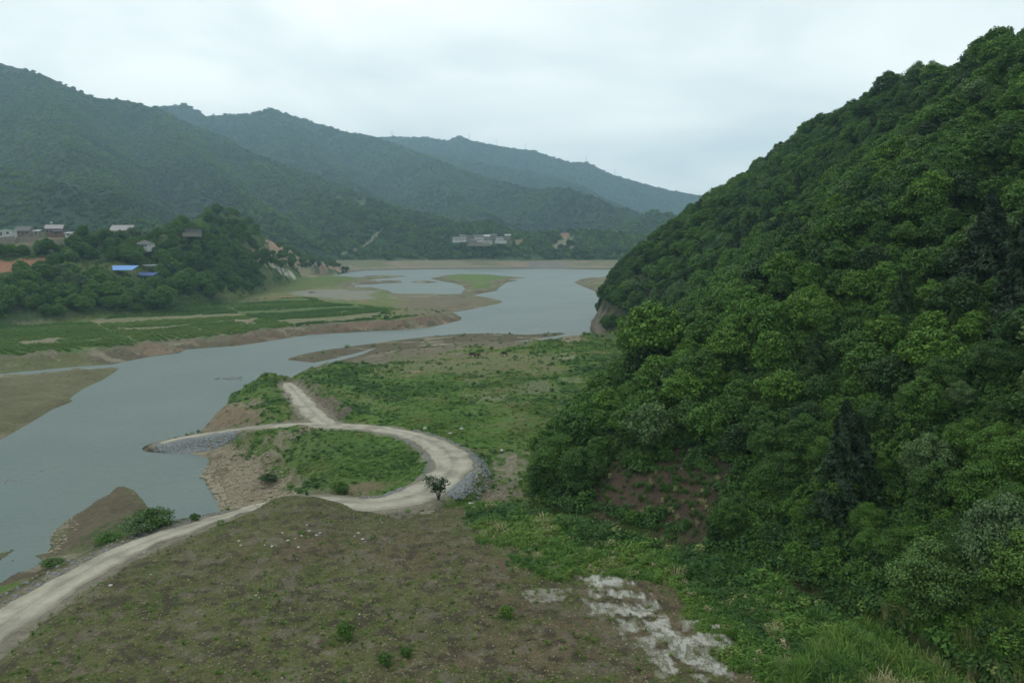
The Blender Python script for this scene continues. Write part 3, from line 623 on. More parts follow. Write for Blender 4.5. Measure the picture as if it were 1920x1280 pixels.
def clump_mesh(name, n=70, r=.5, h=.6, leaf=.11, mat=None):
    d = unit(n); d[:, 2] = np.abs(d[:, 2]); P = d * np.array([r, r, h]) * (.4 + .6 * rng.random((n, 1)) ** .5) + np.array([0, 0, .03])
    Nn = d + rng.normal(size=(n, 3)) * .5 + np.array([0, 0, .6]); Nn /= np.linalg.norm(Nn, axis=1)[:, None]
    V, Fq = leaf_quads(P, Nn, leaf, .5)
    return mesh_np(name, V, Fq, mat or M_WEED, {'leafvar': ('FLOAT', 'FACE', .7 + .6 * rng.random(n))})
def tuft_mesh(name, n=60, r=.25, h=1.3, wd=.02, lean=.5):
    V = []; Fq = []; v = []
    for i in range(n):
        a = rng.random() * 6.28; q = rng.random() ** .5 * r; p = np.array([math.cos(a) * q, math.sin(a) * q, -.05]); b = a + rng.normal() * .5
        hh = h * (.6 + .5 * rng.random()); ln = lean * hh * (.3 + rng.random()); s = np.array([-math.sin(b), math.cos(b), 0]) * wd; o = np.array([math.cos(b), math.sin(b), 0])
        k = len(V); pts = [p, p + o * ln * .2 + np.array([0, 0, hh * .5]), p + o * ln * .55 + np.array([0, 0, hh * .88]), p + o * ln + np.array([0, 0, hh * .95])]
        for j, w_ in zip(pts, (1, .9, .6, .1)): V += [j - s * w_, j + s * w_]
        Fq += [(k, k + 1, k + 3, k + 2), (k + 2, k + 3, k + 5, k + 4), (k + 4, k + 5, k + 7, k + 6)]; v += [.7 + .6 * rng.random()] * 3
    return mesh_np(name, V, Fq, M_WEED, {'leafvar': ('FLOAT', 'FACE', v)})
def rock_mesh(name, mat, seed):
    import bmesh
    bm = bmesh.new(); bmesh.ops.create_icosphere(bm, subdivisions=2, radius=1); r2 = np.random.default_rng(seed)
    ax = [r2.normal(size=3) for _ in range(7)]; cut = [.55 + .35 * r2.random() for _ in ax]
    for v in bm.verts:
        p = np.array(v.co)
        for a, c in zip(ax, cut):
            a = a / np.linalg.norm(a); d = p @ a
            if d > c: p = p - a * (d - c)
        v.co = p * np.array([1, .8, .6]) * (1 + r2.normal() * .02)
    me = bpy.data.meshes.new(name); bm.to_mesh(me); bm.free(); me.materials.append(mat); return me
# ------------------------------------------------------------------ scatter by geometry nodes (only for stuff)
def scatter(name, pts, sc_, tone, pick, protos, label, cat, squash=None):
    pts = np.asarray(pts, np.float32)
    if len(pts) == 0: return
    me = bpy.data.meshes.new(name); me.vertices.add(len(pts)); me.vertices.foreach_set('co', pts.ravel())
    n = len(pts)
    def at(nm, ty, d, key='value'):
        a = me.attributes.new(nm, ty, 'POINT'); a.data.foreach_set(key, np.asarray(d).ravel())
    if np.ndim(sc_) == 1: sc_ = np.stack([sc_] * 3, 1)
    at('scl', 'FLOAT_VECTOR', sc_.astype(np.float32), 'vector'); at('tone', 'FLOAT', np.asarray(tone, np.float32)); at('pick', 'INT', np.asarray(pick, np.int32))
    rot = np.stack([rng.normal(size=n) * .06, rng.normal(size=n) * .06, rng.random(n) * 6.28], 1); at('rot', 'FLOAT_VECTOR', rot.astype(np.float32), 'vector')
    o = link(name, me)
    ng = bpy.data.node_groups.new(name, 'GeometryNodeTree')
    ng.interface.new_socket('Geometry', in_out='INPUT', socket_type='NodeSocketGeometry'); ng.interface.new_socket('Geometry', in_out='OUTPUT', socket_type='NodeSocketGeometry')
    gin = ng.nodes.new('NodeGroupInput'); go = ng.nodes.new('NodeGroupOutput'); iop = ng.nodes.new('GeometryNodeInstanceOnPoints')
    jn = ng.nodes.new('GeometryNodeJoinGeometry')
    for p in protos[::-1]:
        oi = ng.nodes.new('GeometryNodeObjectInfo'); oi.inputs['Object'].default_value = p; oi.inputs['As Instance'].default_value = True; oi.transform_space = 'ORIGINAL'
        ng.links.new(oi.outputs['Geometry'], jn.inputs[0])
    def na(nm, ty):
        a = ng.nodes.new('GeometryNodeInputNamedAttribute'); a.data_type = ty; a.inputs['Name'].default_value = nm
        return [s for s in a.outputs if s.enabled and s.name == 'Attribute'][0]
    ng.links.new(gin.outputs[0], iop.inputs['Points']); ng.links.new(jn.outputs[0], iop.inputs['Instance'])
    iop.inputs['Pick Instance'].default_value = True
    ng.links.new(na('pick', 'INT'), iop.inputs['Instance Index']); ng.links.new(na('rot', 'FLOAT_VECTOR'), iop.inputs['Rotation']); ng.links.new(na('scl', 'FLOAT_VECTOR'), iop.inputs['Scale'])
    ng.links.new(iop.outputs[0], go.inputs[0])
    md_ = o.modifiers.new('scatter', 'NODES'); md_.node_group = ng
    tag(o, label, cat, kind='stuff'); return o
# ------------------------------------------------------------------ trees
BROAD = [crown_mesh('crown', 6500, 3.4, 7.4, 28), crown_mesh('crown', 6500, 3.0, 8.2, 24), crown_mesh('crown', 6000, 3.9, 6.8, 30), crown_mesh('crown', 6500, 3.3, 7.8, 20), crown_mesh('crown', 5500, 2.7, 7.0, 18, leaf=.22), crown_mesh('crown', 7000, 4.2, 8.0, 34, leaf=.26), crown_mesh('crown', 17000, 3.6, 7.6, 34, leaf=.13), crown_mesh('crown', 17000, 3.2, 7.4, 30, leaf=.13)]
BT = [trunk_mesh(h) for h in (7.4, 8.2, 6.8, 7.8, 7.0, 8.0, 7.6, 7.4)]
CONI = [conifer_mesh('crown', 6500, 2.2, 9), conifer_mesh('crown', 6500, 2.6, 8)]
CTR = [trunk_mesh(9, .14, 0), trunk_mesh(8, .14, 0)]
LOWC = [crown_mesh('crown', 260, 4.2, 7.0, 12, leaf=1.0, base=.2), crown_mesh('crown', 260, 5.0, 6.5, 14, leaf=1.1, base=.2), crown_mesh('crown', 220, 3.4, 7.5, 9, leaf=.95, base=.2)]
def tree(name, loc, s, tone, k, label, cat, group=None, con=False, sz=None):
    t = empty(name, loc, rng.random() * 6.28); t.scale = (s, s, sz or s)
    c = link('crown', (CONI if con else BROAD)[k], t); c['tone'] = float(tone)
    link('trunk', (CTR if con else BT)[k], t)
    return tag(t, label, cat, group), c
def pxy(x, y, z):
    """picture position of a point of the place"""
    dz = z - H; fw = y * cp - dz * sp_; up = y * sp_ + dz * cp
    return 960 + F * x / fw, 640 - F * up / fw
def jgrid(x0, x1, y0, y1, s):
    gx, gy = np.meshgrid(np.arange(x0, x1, s), np.arange(y0, y1, s)); gx = gx + (np.indices(gx.shape)[0] % 2) * s * .5
    x = gx.ravel() + (rng.random(gx.size) - .5) * s * .75; y = gy.ravel() + (rng.random(gx.size) - .5) * s * .75
    return x, y
TONEW = ('dark green', 'deep green', 'mid green', 'yellow green', 'grey green')
def tones(n, x, y, seed):
    q = (fbm(x, y, 26, 2, seed) - .5) * .5 + rng.random(n) * .34 + .24
    t = np.clip(q, .15, .62); r = rng.random(n)
    t = np.where(r < .09, .66 + .08 * rng.random(n), t); t = np.where((r > .13) & (r < .19), .92, t); t = np.where((r > .95), .12, t)
    return t
# right hill
x, y = jgrid(0, 420, 20, 620, 3.9); z = hz(x, y)
hm = near_mask(x, y, MK['hill']); hb = near_mask(x, y, MK['hillback']) & (near_mask(x, y, MK['hdt']) < 14)
bare = near_mask(x, y, BARE) > .4; hdf = near_mask(x, y, MK['hdf']); rk = (near_mask(x, y, MK['rock']) > .35) & (z < 11)
ok = (hm & (hdf > 1.2) | hb) & ~bare & ~rk & (np.hypot(x, y) > 36) & (rng.random(len(x)) < .93)
x, y, z = x[ok], y[ok], z[ok]
u, v = pxy(x, y, z + 4); inf = (u < 3100) & (v < 2400) & (y > 25)
x, y, z, u, v = x[inf], y[inf], z[inf], u[inf], v[inf]
D = np.hypot(x, y); s = .48 + .36 * rng.random(len(x)); s *= np.where(near_mask(x, y, MK['hdf']) < 5, .85, 1.0)
s *= np.clip(.62 + D / 330, .7, 1.05)
tn = tones(len(x), x, y, 50); pk = rng.integers(0, 6, len(x))
con = (fbm(x, y, 30, 2, 51) + rng.random(len(x)) * .3 > .93) & (D > 90) & (near_mask(x, y, MK['hdt']) > 16)
crest = near_mask(x, y, MK['hdt']) < 9; s = np.where(crest, s * (.7 + .75 * rng.random(len(x)) ** 2), s)
vis = (u > 900) & (u < 1925) & (v > 20) & (v < 1290)
ranking = np.where(vis, s / D, 0); order = np.argsort(-ranking); sel = np.zeros(len(x), bool)
cb = 0; cc_ = 0
for i in order:
    if ranking[i] <= 0: break
    if con[i]:
        if cc_ < 60: sel[i] = True; cc_ += 1
    elif cb < 285: sel[i] = True; cb += 1
protoB = {}; protoC = {}; q1, q2 = np.quantile(s, .3), np.quantile(s, .7)
def hill_label(i, kindw):
    w = TONEW[0] if tn[i] < .18 else TONEW[1] if tn[i] < .38 else TONEW[2] if tn[i] < .66 else TONEW[3] if tn[i] < .9 else TONEW[4]
    hgt = 'low on' if z[i] < 22 else 'lower middle of' if z[i] < 34 else 'halfway up' if z[i] < 46 else 'upper middle of' if z[i] < 58 else 'high on'
    part = 'nearest' if D[i] < 85 else 'nearer' if D[i] < 110 else 'middle' if D[i] < 140 else 'farther' if D[i] < 190 else 'farthest'
    sz_ = 'small ' if s[i] < q1 else 'large ' if s[i] > q2 else ''
    return f'{sz_}{w} {kindw} {hgt} the {part} right slope'
for i in np.nonzero(sel)[0]:
    c_ = bool(con[i]); k = int(pk[i]) % 2 if c_ else int(pk[i])
    if not c_ and D[i] < 85: k = 6 + k % 2
    if c_: tn[i] = .1 + .1 * rng.random()
    lab = hill_label(i, 'conifer' if c_ else 'tree')
    t, c = tree('conifer_tree' if c_ else 'broadleaf_tree', (x[i], y[i], z[i] - .2), s[i] * (1.15 if c_ else 1), tn[i], k, lab, 'tree', 'conifers on the right hillside' if c_ else 'broadleaf trees on the right hillside', c_)
    (protoC if c_ else protoB).setdefault(k, c)
P_B = [protoB[k] for k in range(6)]; P_C = [protoC[k] for k in range(2)]
rest = ~sel
pick = np.where(con, 6 + pk % 2, pk)[rest]
scatter('hillside_wood', np.stack([x, y, z - .2], 1)[rest], s[rest], np.where(con, .1, tn)[rest], pick, P_B + P_C, 'dense green wood covering the rest of the steep right hillside', 'wood')
# notable trees
def at_px(u, v): return hit(u, v)
NT = [('conifer_tree', 1575, 985, 1.25, .03, 0, 'tall very dark drooping conifer at the foot of the right hillside', True, None),
      ('conifer_tree', 1600, 960, 1.1, .05, 1, 'second dark conifer close behind the very dark drooping one', True, None),
      ('conifer_tree', 1845, 560, 1.5, .02, 1, 'broad blackish conifer near the right edge halfway up the hillside', True, None),
      ('conifer_tree', 1905, 640, 1.35, .02, 0, 'blackish conifer cut by the right edge of the photo', True, None),
      ('broadleaf_tree', 1745, 1165, .72, .86, 6, 'pale green bushy young tree standing alone at the lower right', False, .8),
      ('broadleaf_tree', 1715, 1150, .55, .6, 7, 'small mid green tree leaning on the pale bushy young tree', False, None),
      ('broadleaf_tree', 1870, 1120, .8, .97, 7, 'silvery grey green slender tree near the lower right corner', False, 1.0),
      ('broadleaf_tree', 1915, 1140, .75, .8, 6, 'bright yellow green tree at the right edge above the reeds', False, None),
      ('broadleaf_tree', 1664, 187, 1.25, .2, 3, 'tall rounded dark tree rising above the skyline of the right hill', False, 1.2),
      ('broadleaf_tree', 1225, 700, 1.2, .68, 5, 'large rounded bright green tree at the far foot of the right hill', False, 1.35)] + [('broadleaf_tree', a_, b_, c_, d_, e_, f'{g_} tree in the clump at the left foot of the right hill', False, None) for a_, b_, c_, d_, e_, g_ in ((1012, 935, .62, .3, 7, 'leftmost deep green'), (1045, 905, .8, .45, 6, 'rounded mid green'), (1075, 865, .85, .3, 1, 'rearmost deep green'), (1030, 880, .7, .2, 4, 'dark green'), (1100, 830, .8, .5, 0, 'mid green rear right'), (1090, 925, .75, .25, 7, 'deep green front right'), (1130, 795, .8, .35, 2, 'broad low green'))]
for nm, uu, vv, ss, tt, kk, lb, cn, szz in NT:
    p = at_px(uu, vv) if 'skyline' not in lb else at_y(uu, vv, 236, 1); tree(nm, (p[0], p[1], p[2] - .2), ss, tt, kk, lb, 'tree', None, cn, szz)
# ------------------------------------------------------------------ left bank woods
HOUSE_PX = []
clear = [HP(q) for q in ([(-200,486),(0,488),(90,487),(108,500),(60,516),(0,520),(-200,520)], [(-60,520),(40,520),(40,540),(-60,545)], [(-80,438),(128,438),(150,462),(110,470),(0,480),(-80,480)],
      [(150,485),(235,500),(300,502),(300,521),(150,524),(118,508)], [(330,400),(430,388),(420,404),(345,414)], [(478,462),(510,452),(560,454),(600,468),(640,498),(618,488),(560,472),(515,480),(490,482)],
      [(206,416),(260,416),(254,440),(216,440)], [(252,428),(292,428),(288,452),(256,452)], [(348,416),(382,416),(380,436),(350,436)])]
x, y = jgrid(-470, -100, 280, 880, 6.0); z = hz(x, y); u, v = pxy(x, y, z)
ok = (near_mask(x, y, MK['left']) | (near_mask(x, y, MK['leftback']) & (y < 860))) & (u > -60) & (rng.random(len(x)) < .95) & (near_mask(x, y, CROP) < .3)
for q in clear: ok &= ~inside(x, y, q)
ok &= ~((u > 492) & (u < 640) & (v > 503)); ok &= ~((u > 520) & (rng.random(len(x)) < .15)); ok &= ~((u > 212) & (u < 292) & (v > 500) & (v < 541))
ok &= ~((u > 300) & (u < 470) & (v < 425) & (rng.random(len(x)) < .5))
x, y, z, u, v = x[ok], y[ok], z[ok], u[ok], v[ok]
D = np.hypot(x, y); s = .62 + .55 * rng.random(len(x)); s *= np.where((u > 380) & (u < 500) & (v > 470), .98, 1); s *= np.where(v < 450, .95, 1); s *= np.where((u > 205) & (u < 300) & (v > 500) & (v < 565), .7, 1); s *= np.where(u > 500, .72, 1); s *= np.where((u > 120) & (u < 420) & (v > 540), 1.15, 1)
tn = tones(len(x), x, y, 52) + .06; tn = np.where((u > 380) & (u < 500) & (v > 450), np.clip(tn * .9, .24, .5), tn); tn = np.where((v < 470) & (u > 300), tn + .13, tn); pk = rng.integers(0, 6, len(x))
front = (y < 720)
rk_ = np.where(front & (u > 0) & (u < 660), s / D, 0); order = np.argsort(-rk_); sel = np.zeros(len(x), bool); sel[order[:200]] = True; sel &= rk_ > 0
for i in np.nonzero(sel)[0]:
    w = TONEW[0] if tn[i] < .18 else TONEW[1] if tn[i] < .38 else TONEW[2] if tn[i] < .66 else TONEW[3] if tn[i] < .9 else TONEW[4]
    ar = 'below the left village' if u[i] < 200 else 'below the blue roofs' if u[i] < 330 and z[i] < 20 else 'by the grey roofs' if u[i] < 330 else 'on the wooded knoll' if u[i] < 500 else 'by the scarred bank'
    lv = 'lower' if z[i] < 15 else 'middle' if z[i] < 28 else 'upper'
    tree('riverside_tree', (x[i], y[i], z[i] - .2), s[i], tn[i], int(pk[i]), f"{'small ' if s[i] < .75 else 'large ' if s[i] > 1.0 else ''}{w} tree {ar}, {lv} rows", 'tree', 'trees on the left river bank')
xs_, ys_ = rng.random(26000) * 420 - 480, rng.random(26000) * 420 + 290
gg = near_mask(xs_, ys_, col[:, 1]); okk = near_mask(xs_, ys_, MK['left']) & (near_mask(xs_, ys_, col[:, 0]) < gg * 1.05) & (near_mask(xs_, ys_, CROP) < .2) & (fbm(xs_, ys_, 16, 3, 74) > .42)
xs_, ys_ = xs_[okk], ys_[okk]
rest = ~sel
scatter('village_wood', np.stack([x, y, z - .2], 1)[rest], s[rest], tn[rest], pk[rest], P_B, 'green trees behind and around the left bank village', 'wood')
# ------------------------------------------------------------------ far woods
lowp = []
for k, (uu, vv) in enumerate(((742, 470), (900, 474), (1120, 470))):
    p = hit(uu, vv); t = empty('lakeside_tree', p); c = link('crown', LOWC[k], t); c['tone'] = .35; link('trunk', BT[k], t)
    tag(t, ('rounded dark tree on the far shore below the earth track', 'rounded tree on the far shore below the white village', 'rounded tree on the far shore right of the red terraces')[k], 'tree'); lowp.append(c)
x, y = jgrid(-420, 420, 940, 1420, 9); z = hz(x, y); u, v = pxy(x, y, z)
ok = near_mask(x, y, MK['far']) & (near_mask(x, y, MK['far_df']) > 3) & (u > 400) & (u < 1500) & (rng.random(len(x)) < .95)
cl = near_mask(x, y, col[:, 0]) > .13; ok &= ~cl
VILL = [hit(845, 460), hit(955, 460)]
vx0, vx1 = -115, 2
x, y, z = x[ok], y[ok], z[ok]; u, v = pxy(x, y, z)
ok = ~((u > 846) & (u < 956) & (v > 443) & (v < 460)); x, y, z = x[ok], y[ok], z[ok]
tn = tones(len(x), x, y, 53) * .85
scatter('far_shore_wood', np.stack([x, y, z - .6], 1), .75 + .5 * rng.random(len(x)), tn, rng.integers(0, 3, len(x)), lowp, 'dark green wood on the low hills along the far shore', 'wood')
def msamp(r0, r1, sp, a0=-36, a1=24):
    n = int((R(a1 - a0)) / 2 * (r1 ** 2 - r0 ** 2) / sp ** 2); t = R(a0) + rng.random(n) * R(a1 - a0); r = np.sqrt(r0 ** 2 + rng.random(n) * (r1 ** 2 - r0 ** 2)); return r * np.sin(t), r * np.cos(t)
PX = []; SS = []
for r0, r1, sp in ((650, 1300, 7.5), (1300, 2100, 10), (2100, 3100, 14), (3100, 4300, 21)):
    x, y = msamp(r0, r1, sp); z = hz(x, y); ok = near_mask(x, y, MK['mount']) & (near_mask(x, y, col[:, 0]) < .11)
    # keep only slopes that can be seen from the valley
    PX.append(np.stack([x, y, z - 1.0], 1)[ok]); SS.append(((sp / 9) ** .9 * (.6 + .5 * rng.random(len(x))))[ok])
P = np.concatenate(PX); s = np.concatenate(SS); tn = np.clip((fbm(P[:, 0], P[:, 1], 130, 4, 54) - .5) * 1.7 + .45 + rng.random(len(P)) * .16 - .08, .15, .7)
sc3 = np.stack([s, s, np.minimum(s * .8, .9)], 1)
scatter('mountain_forest', P, sc3, tn, rng.integers(0, 3, len(P)), lowp, 'unbroken forest on the hazy mountains behind the lake', 'forest')
print('mountain clumps', len(P))
# ------------------------------------------------------------------ ground plants and stones
def cl(name, uu, vv, sc_, tone, k, label, cat='plant', group=None):
    p = hit(uu, vv); o = link(name, CL[k], None, p); o.scale = (sc_,) * 3; o['tone'] = tone; o.rotation_euler = (0, 0, rng.random() * 6); tag(o, label, cat, group); return o
CL = [clump_mesh('weed', 110, .5, .55, .10), clump_mesh('weed', 120, .6, .4, .09), clump_mesh('weed', 90, .4, .75, .11), tuft_mesh('tuft', 70, .25, 1.2), tuft_mesh('tuft', 70, .35, .8, .022, .8)]
SH = [crown_mesh('shrub', 1500, .85, 1.5, 12, .075, .02), crown_mesh('shrub', 2600, 1.35, 1.5, 16, .085, .02)]
pw = [cl('weed_clump', 415, 984, 1.0, .3, 0, 'small green weed clump at the right edge of the road above the mound'),
      cl('weed_clump', 565, 1000, .8, .4, 1, 'low weed clump among pale stones on the upper brown field'),
      cl('weed_clump', 700, 1010, .8, .2, 2, 'small dark weed clump on the brown field below the road bend'),
      cl('grass_tuft', 1560, 1215, 1.0, .8, 3, 'pale dry grass tuft at the left end of the reeds'),
      cl('grass_tuft', 1400, 1200, .9, .5, 4, 'green grass tuft beside the white gravel patch')]
def shrub(uu, vv, sc_, tone, k, label, sz=None):
    p = hit(uu, vv); o = link('shrub', SH[k], None, p); o.scale = (sc_, sc_, sz or sc_); o['tone'] = tone; tag(o, label, 'shrub')
    return o
shrub(648, 1200, .85, .45, 0, 'bright green leafy shrub alone on the lower middle brown field', 1.0)
shrub(950, 1158, .75, .7, 0, 'yellow green shrub alone on the brown field left of the white gravel')
shrub(722, 1250, .7, .35, 0, 'small green shrub near the bottom edge of the brown field')
shrub(762, 1232, .6, .3, 0, 'smaller fuzzy shrub right of the one at the bottom edge', .5)
shrub(288, 988, 1.7, .35, 1, 'large dark bush between the river inlet and the gravel road', 1.3)
shrub(262, 1000, 1.3, .95, 1, 'pale grey green bush beside the large dark bush by the road', 1.1)
shrub(205, 1018, 1.2, .55, 1, 'bright green bush on the bank left of the gravel road', .8)
shrub(366, 978, .7, .3, 0, 'little green bush on the gravel verge above the inlet')
shrub(100, 1062, 1.0, .4, 1, 'low green bush on the mud beside the lower gravel road', .6)
shrub(505, 905, 1.0, .15, 1, 'dark bush growing on the bare earth bluff', .8)
shrub(640, 925, .9, .45, 1, 'green bush in the eroded hollow behind the mound', 1.0)
shrub(1025, 905, 1.6, .3, 1, 'dense dark bush at the left foot of the wooded hillside', 1.5)
# sapling by the bend
p = hit(822, 938); t = empty('sapling', p); b_ = MB(); tips = []
for k in range(7):
    a = k * .9 + .3; q = np.array([0, 0, -.2.__float__()]); e1 = np.array([math.cos(a) * .5, math.sin(a) * .3, 1.3 + .2 * k % .7]); e2 = e1 + np.array([math.cos(a) * .6 - .25, math.sin(a) * .4, .9]); b_.tube(q, e1, .05, .035, 5); b_.tube(e1, e2, .035, .015, 5); tips += [e2, e1]
b_.build('trunk', M_BARK, t)
tp = np.array(tips); n = 850; ix = rng.integers(0, len(tp), n); Pp = tp[ix] + rng.normal(size=(n, 3)) * np.array([.32, .28, .2]); Nn = unit(n) + np.array([0, 0, .8]); Nn /= np.linalg.norm(Nn, axis=1)[:, None]
V, Fq = leaf_quads(Pp, Nn, .13); c = link('crown', mesh_np('crown', V, Fq, M_LEAF, {'leafvar': ('FLOAT', 'FACE', .7 + .5 * rng.random(n))}), t); c['tone'] = .12
tag(t, 'thin many stemmed sapling with dark leaves beside the road bend', 'tree')
def samp(n, r0, r1, a0, a1):
    t = R(a0) + rng.random(n) * R(a1 - a0); r = np.exp(np.log(r0) + rng.random(n) * (np.log(r1) - np.log(r0))); return r * np.sin(t), r * np.cos(t)
xx_, yy_ = samp(5200, 38, 150, 0, 38); ok = near_mask(xx_, yy_, MK['hill']) & (near_mask(xx_, yy_, BARE) < .3) & (near_mask(xx_, yy_, MK['hdf']) > .5); xx_, yy_ = xx_[ok], yy_[ok]
scatter('hillside_shrubs', np.stack([xx_, yy_, hz(xx_, yy_) - .1], 1), .7 + .8 * rng.random(len(xx_)), np.clip(.1 + .5 * rng.random(len(xx_)), 0, .6), rng.integers(0, 2, len(xx_)), [o for o in bpy.data.objects if o.name.startswith('shrub')][:2], 'dense dark shrubs filling the gaps between trees on the right hillside', 'shrubs')
rdist = MK['rd']; greeny = np.clip((col[:, 1] / (col[:, 0] + 1e-3) - .95) * 1.6, 0, 1)
def put(n, r0, r1, a0, a1, maskf):
    x, y = samp(n, r0, r1, a0, a1); g_ = near_mask(x, y, greeny); s_ = near_mask(x, y, S); rd_ = near_mask(x, y, rdist); k = maskf(x, y, g_) & (s_ > .8) & (rd_ > .5)
    return x[k], y[k], g_[k]
flat = ~(MK['mound'] | MK['hill'] | MK['hillback'] | MK['far'] | MK['mount'])
x, y, gq = put(90000, 88, 420, -24, 14, lambda x, y, g_: near_mask(x, y, flat) & (rng.random(len(x)) < g_ ** 1.5 * .75 * (.25 + 1.5 * np.clip((fbm(x, y, 7, 3, 71) - .35) * 3, 0, 1)) + .03) & (near_mask(x, y, CROP) < .4))
D = np.hypot(x, y); sc_ = (.4 + .7 * rng.random(len(x)) ** 3) * np.clip(D / 180, .6, 2.0); nn = fbm(x, y, 9, 3, 60)
sc3 = np.stack([sc_ * 1.3, sc_ * 1.3, sc_ * .8], 1)
scatter('floodplain_weeds', np.stack([x, y, hz(x, y) - .03], 1), sc3, np.clip((nn - .5) * 1.6 + .42 + (rng.random(len(x)) - .5) * .5 - gq * .15, 0, 1), rng.choice(5, len(x), p=[.3, .35, .2, .05, .1]), pw, 'low green weeds and dry stalks covering the drained river flat', 'weeds')
x, y, gq = put(110000, 230, 640, -38, -4, lambda x, y, g_: (near_mask(x, y, CROP) > .5) & (g_ > .55) & (near_mask(x, y, EDGE) > 1.0) & (near_mask(x, y, PH) > .1) & (near_mask(x, y, PH) < .93))
yy = (x * .35 + y); row = np.round(yy / 2.8) * 2.8; y = y + (row - yy) * .85
scatter('field_crops', np.stack([x, y, hz(x, y)], 1), np.stack([1.2 + .4 * rng.random(len(x))] * 2 + [.8 + .4 * rng.random(len(x))], 1), np.clip(.1 + .5 * near_mask(x, y, PH) + .1 * rng.random(len(x)), 0, .6), rng.choice(3, len(x)), pw, 'rows of dark green crops in the left bank fields', 'crops')
x, y, gq = put(70000, 44, 100, -34, 30, lambda x, y, g_: near_mask(x, y, MK['mound']) & (rng.random(len(x)) < .12 + g_ * .5) & (near_mask(x, y, LUSH) < .5) & (near_mask(x, y, GRAV) < .25))
scatter('field_weeds', np.stack([x, y, hz(x, y) - .02], 1), .10 + .26 * rng.random(len(x)) ** 3, np.clip(.3 + .7 * rng.random(len(x)), 0, 1), rng.choice(5, len(x), p=[.22, .28, .1, .15, .25]), pw, 'sparse low weeds on the brown stony field', 'weeds')
x, y, gq = put(60000, 38, 110, -6, 34, lambda x, y, g_: (near_mask(x, y, LUSH) > .35) & (rng.random(len(x)) > near_mask(x, y, GRAV) * 1.05) & (near_mask(x, y, BARE) < .25))
D = np.hypot(x, y); hd = near_mask(x, y, MK['hdf']); sc_ = (.25 + .75 * rng.random(len(x)) ** 2) * np.clip(2.2 - hd / 9, .8, 2.2) * (.5 + fbm(x, y, 6, 3, 66))
scatter('lush_weeds', np.stack([x, y, hz(x, y) - .03], 1), sc_, np.clip((fbm(x, y, 5, 3, 62) - .5) * 1.4 + .06 + .3 * np.clip(hd / 14, 0, 1) + (rng.random(len(x)) - .5) * .3 + (rng.random(len(x)) < .06) * .7, 0, 1), rng.choice(5, len(x), p=[.38, .34, .2, .0, .08]), pw, 'lush bright green weeds between the brown field and the hill foot', 'weeds')
scatter('bank_scrub', np.stack([xs_, ys_, hz(xs_, ys_) - .1], 1), 1.3 + 2.2 * rng.random(len(xs_)) ** 2, np.clip(.1 + (fbm(xs_, ys_, 20, 3, 75) - .3) * .9, 0, .7), rng.choice(3, len(xs_)), pw[:3], 'low green scrub between the trees of the left bank', 'scrub')
x, y = samp(26000, 36, 260, -5, 36); ok = near_mask(x, y, MK['hill']) & (near_mask(x, y, BARE) < .5); x, y = x[ok], y[ok]
scatter('hillside_undergrowth', np.stack([x, y, hz(x, y)], 1), .9 + 1.1 * rng.random(len(x)), np.clip(rng.random(len(x)) * .12, 0, 1), rng.choice(3, len(x)), pw[:3], 'dark undergrowth below the trees of the right hillside', 'undergrowth')
Pb = HP([(1100,905),(1180,880),(1280,868),(1340,890),(1352,930),(1320,995),(1180,990),(1085,950)]); bx = [p[0] for p in Pb]; by = [p[1] for p in Pb]
x = min(bx) + rng.random(420) * (max(bx) - min(bx)); y = min(by) + rng.random(420) * (max(by) - min(by)); ok = (near_mask(x, y, BARE) > .3); x, y = x[ok], y[ok]
scatter('slope_scrub', np.stack([x, y, hz(x, y) - .05], 1), .35 + .5 * rng.random(len(x)), np.where(rng.random(len(x)) < .12, .9, .1), rng.choice(5, len(x), p=[.1, .1, .2, .3, .3]), pw, 'thin dry scrub on the bare brown earth slope', 'scrub')
Pr = HP([(1480,1290),(1540,1235),(1640,1195),(1760,1175),(1850,1185),(1925,1150),(1990,1200),(1990,1330),(1480,1330)]); bx = [p[0] for p in Pr]; by = [p[1] for p in Pr]
x = min(bx) + rng.random(1500) * (max(bx) - min(bx)); y = min(by) + rng.random(1500) * (max(by) - min(by)); ok = inside(x, y, Pr); x, y = x[ok], y[ok]
scatter('tall_grass', np.stack([x, y, hz(x, y) - .05], 1), 1.0 + .9 * rng.random(len(x)), np.clip(-.1 + 1.15 * fbm(x, y, 3, 2, 63) + (rng.random(len(x)) - .5) * .8, 0, 1), rng.choice([3, 4], len(x)), pw, 'tall pale and green reed grass in the lower right corner', 'grass')
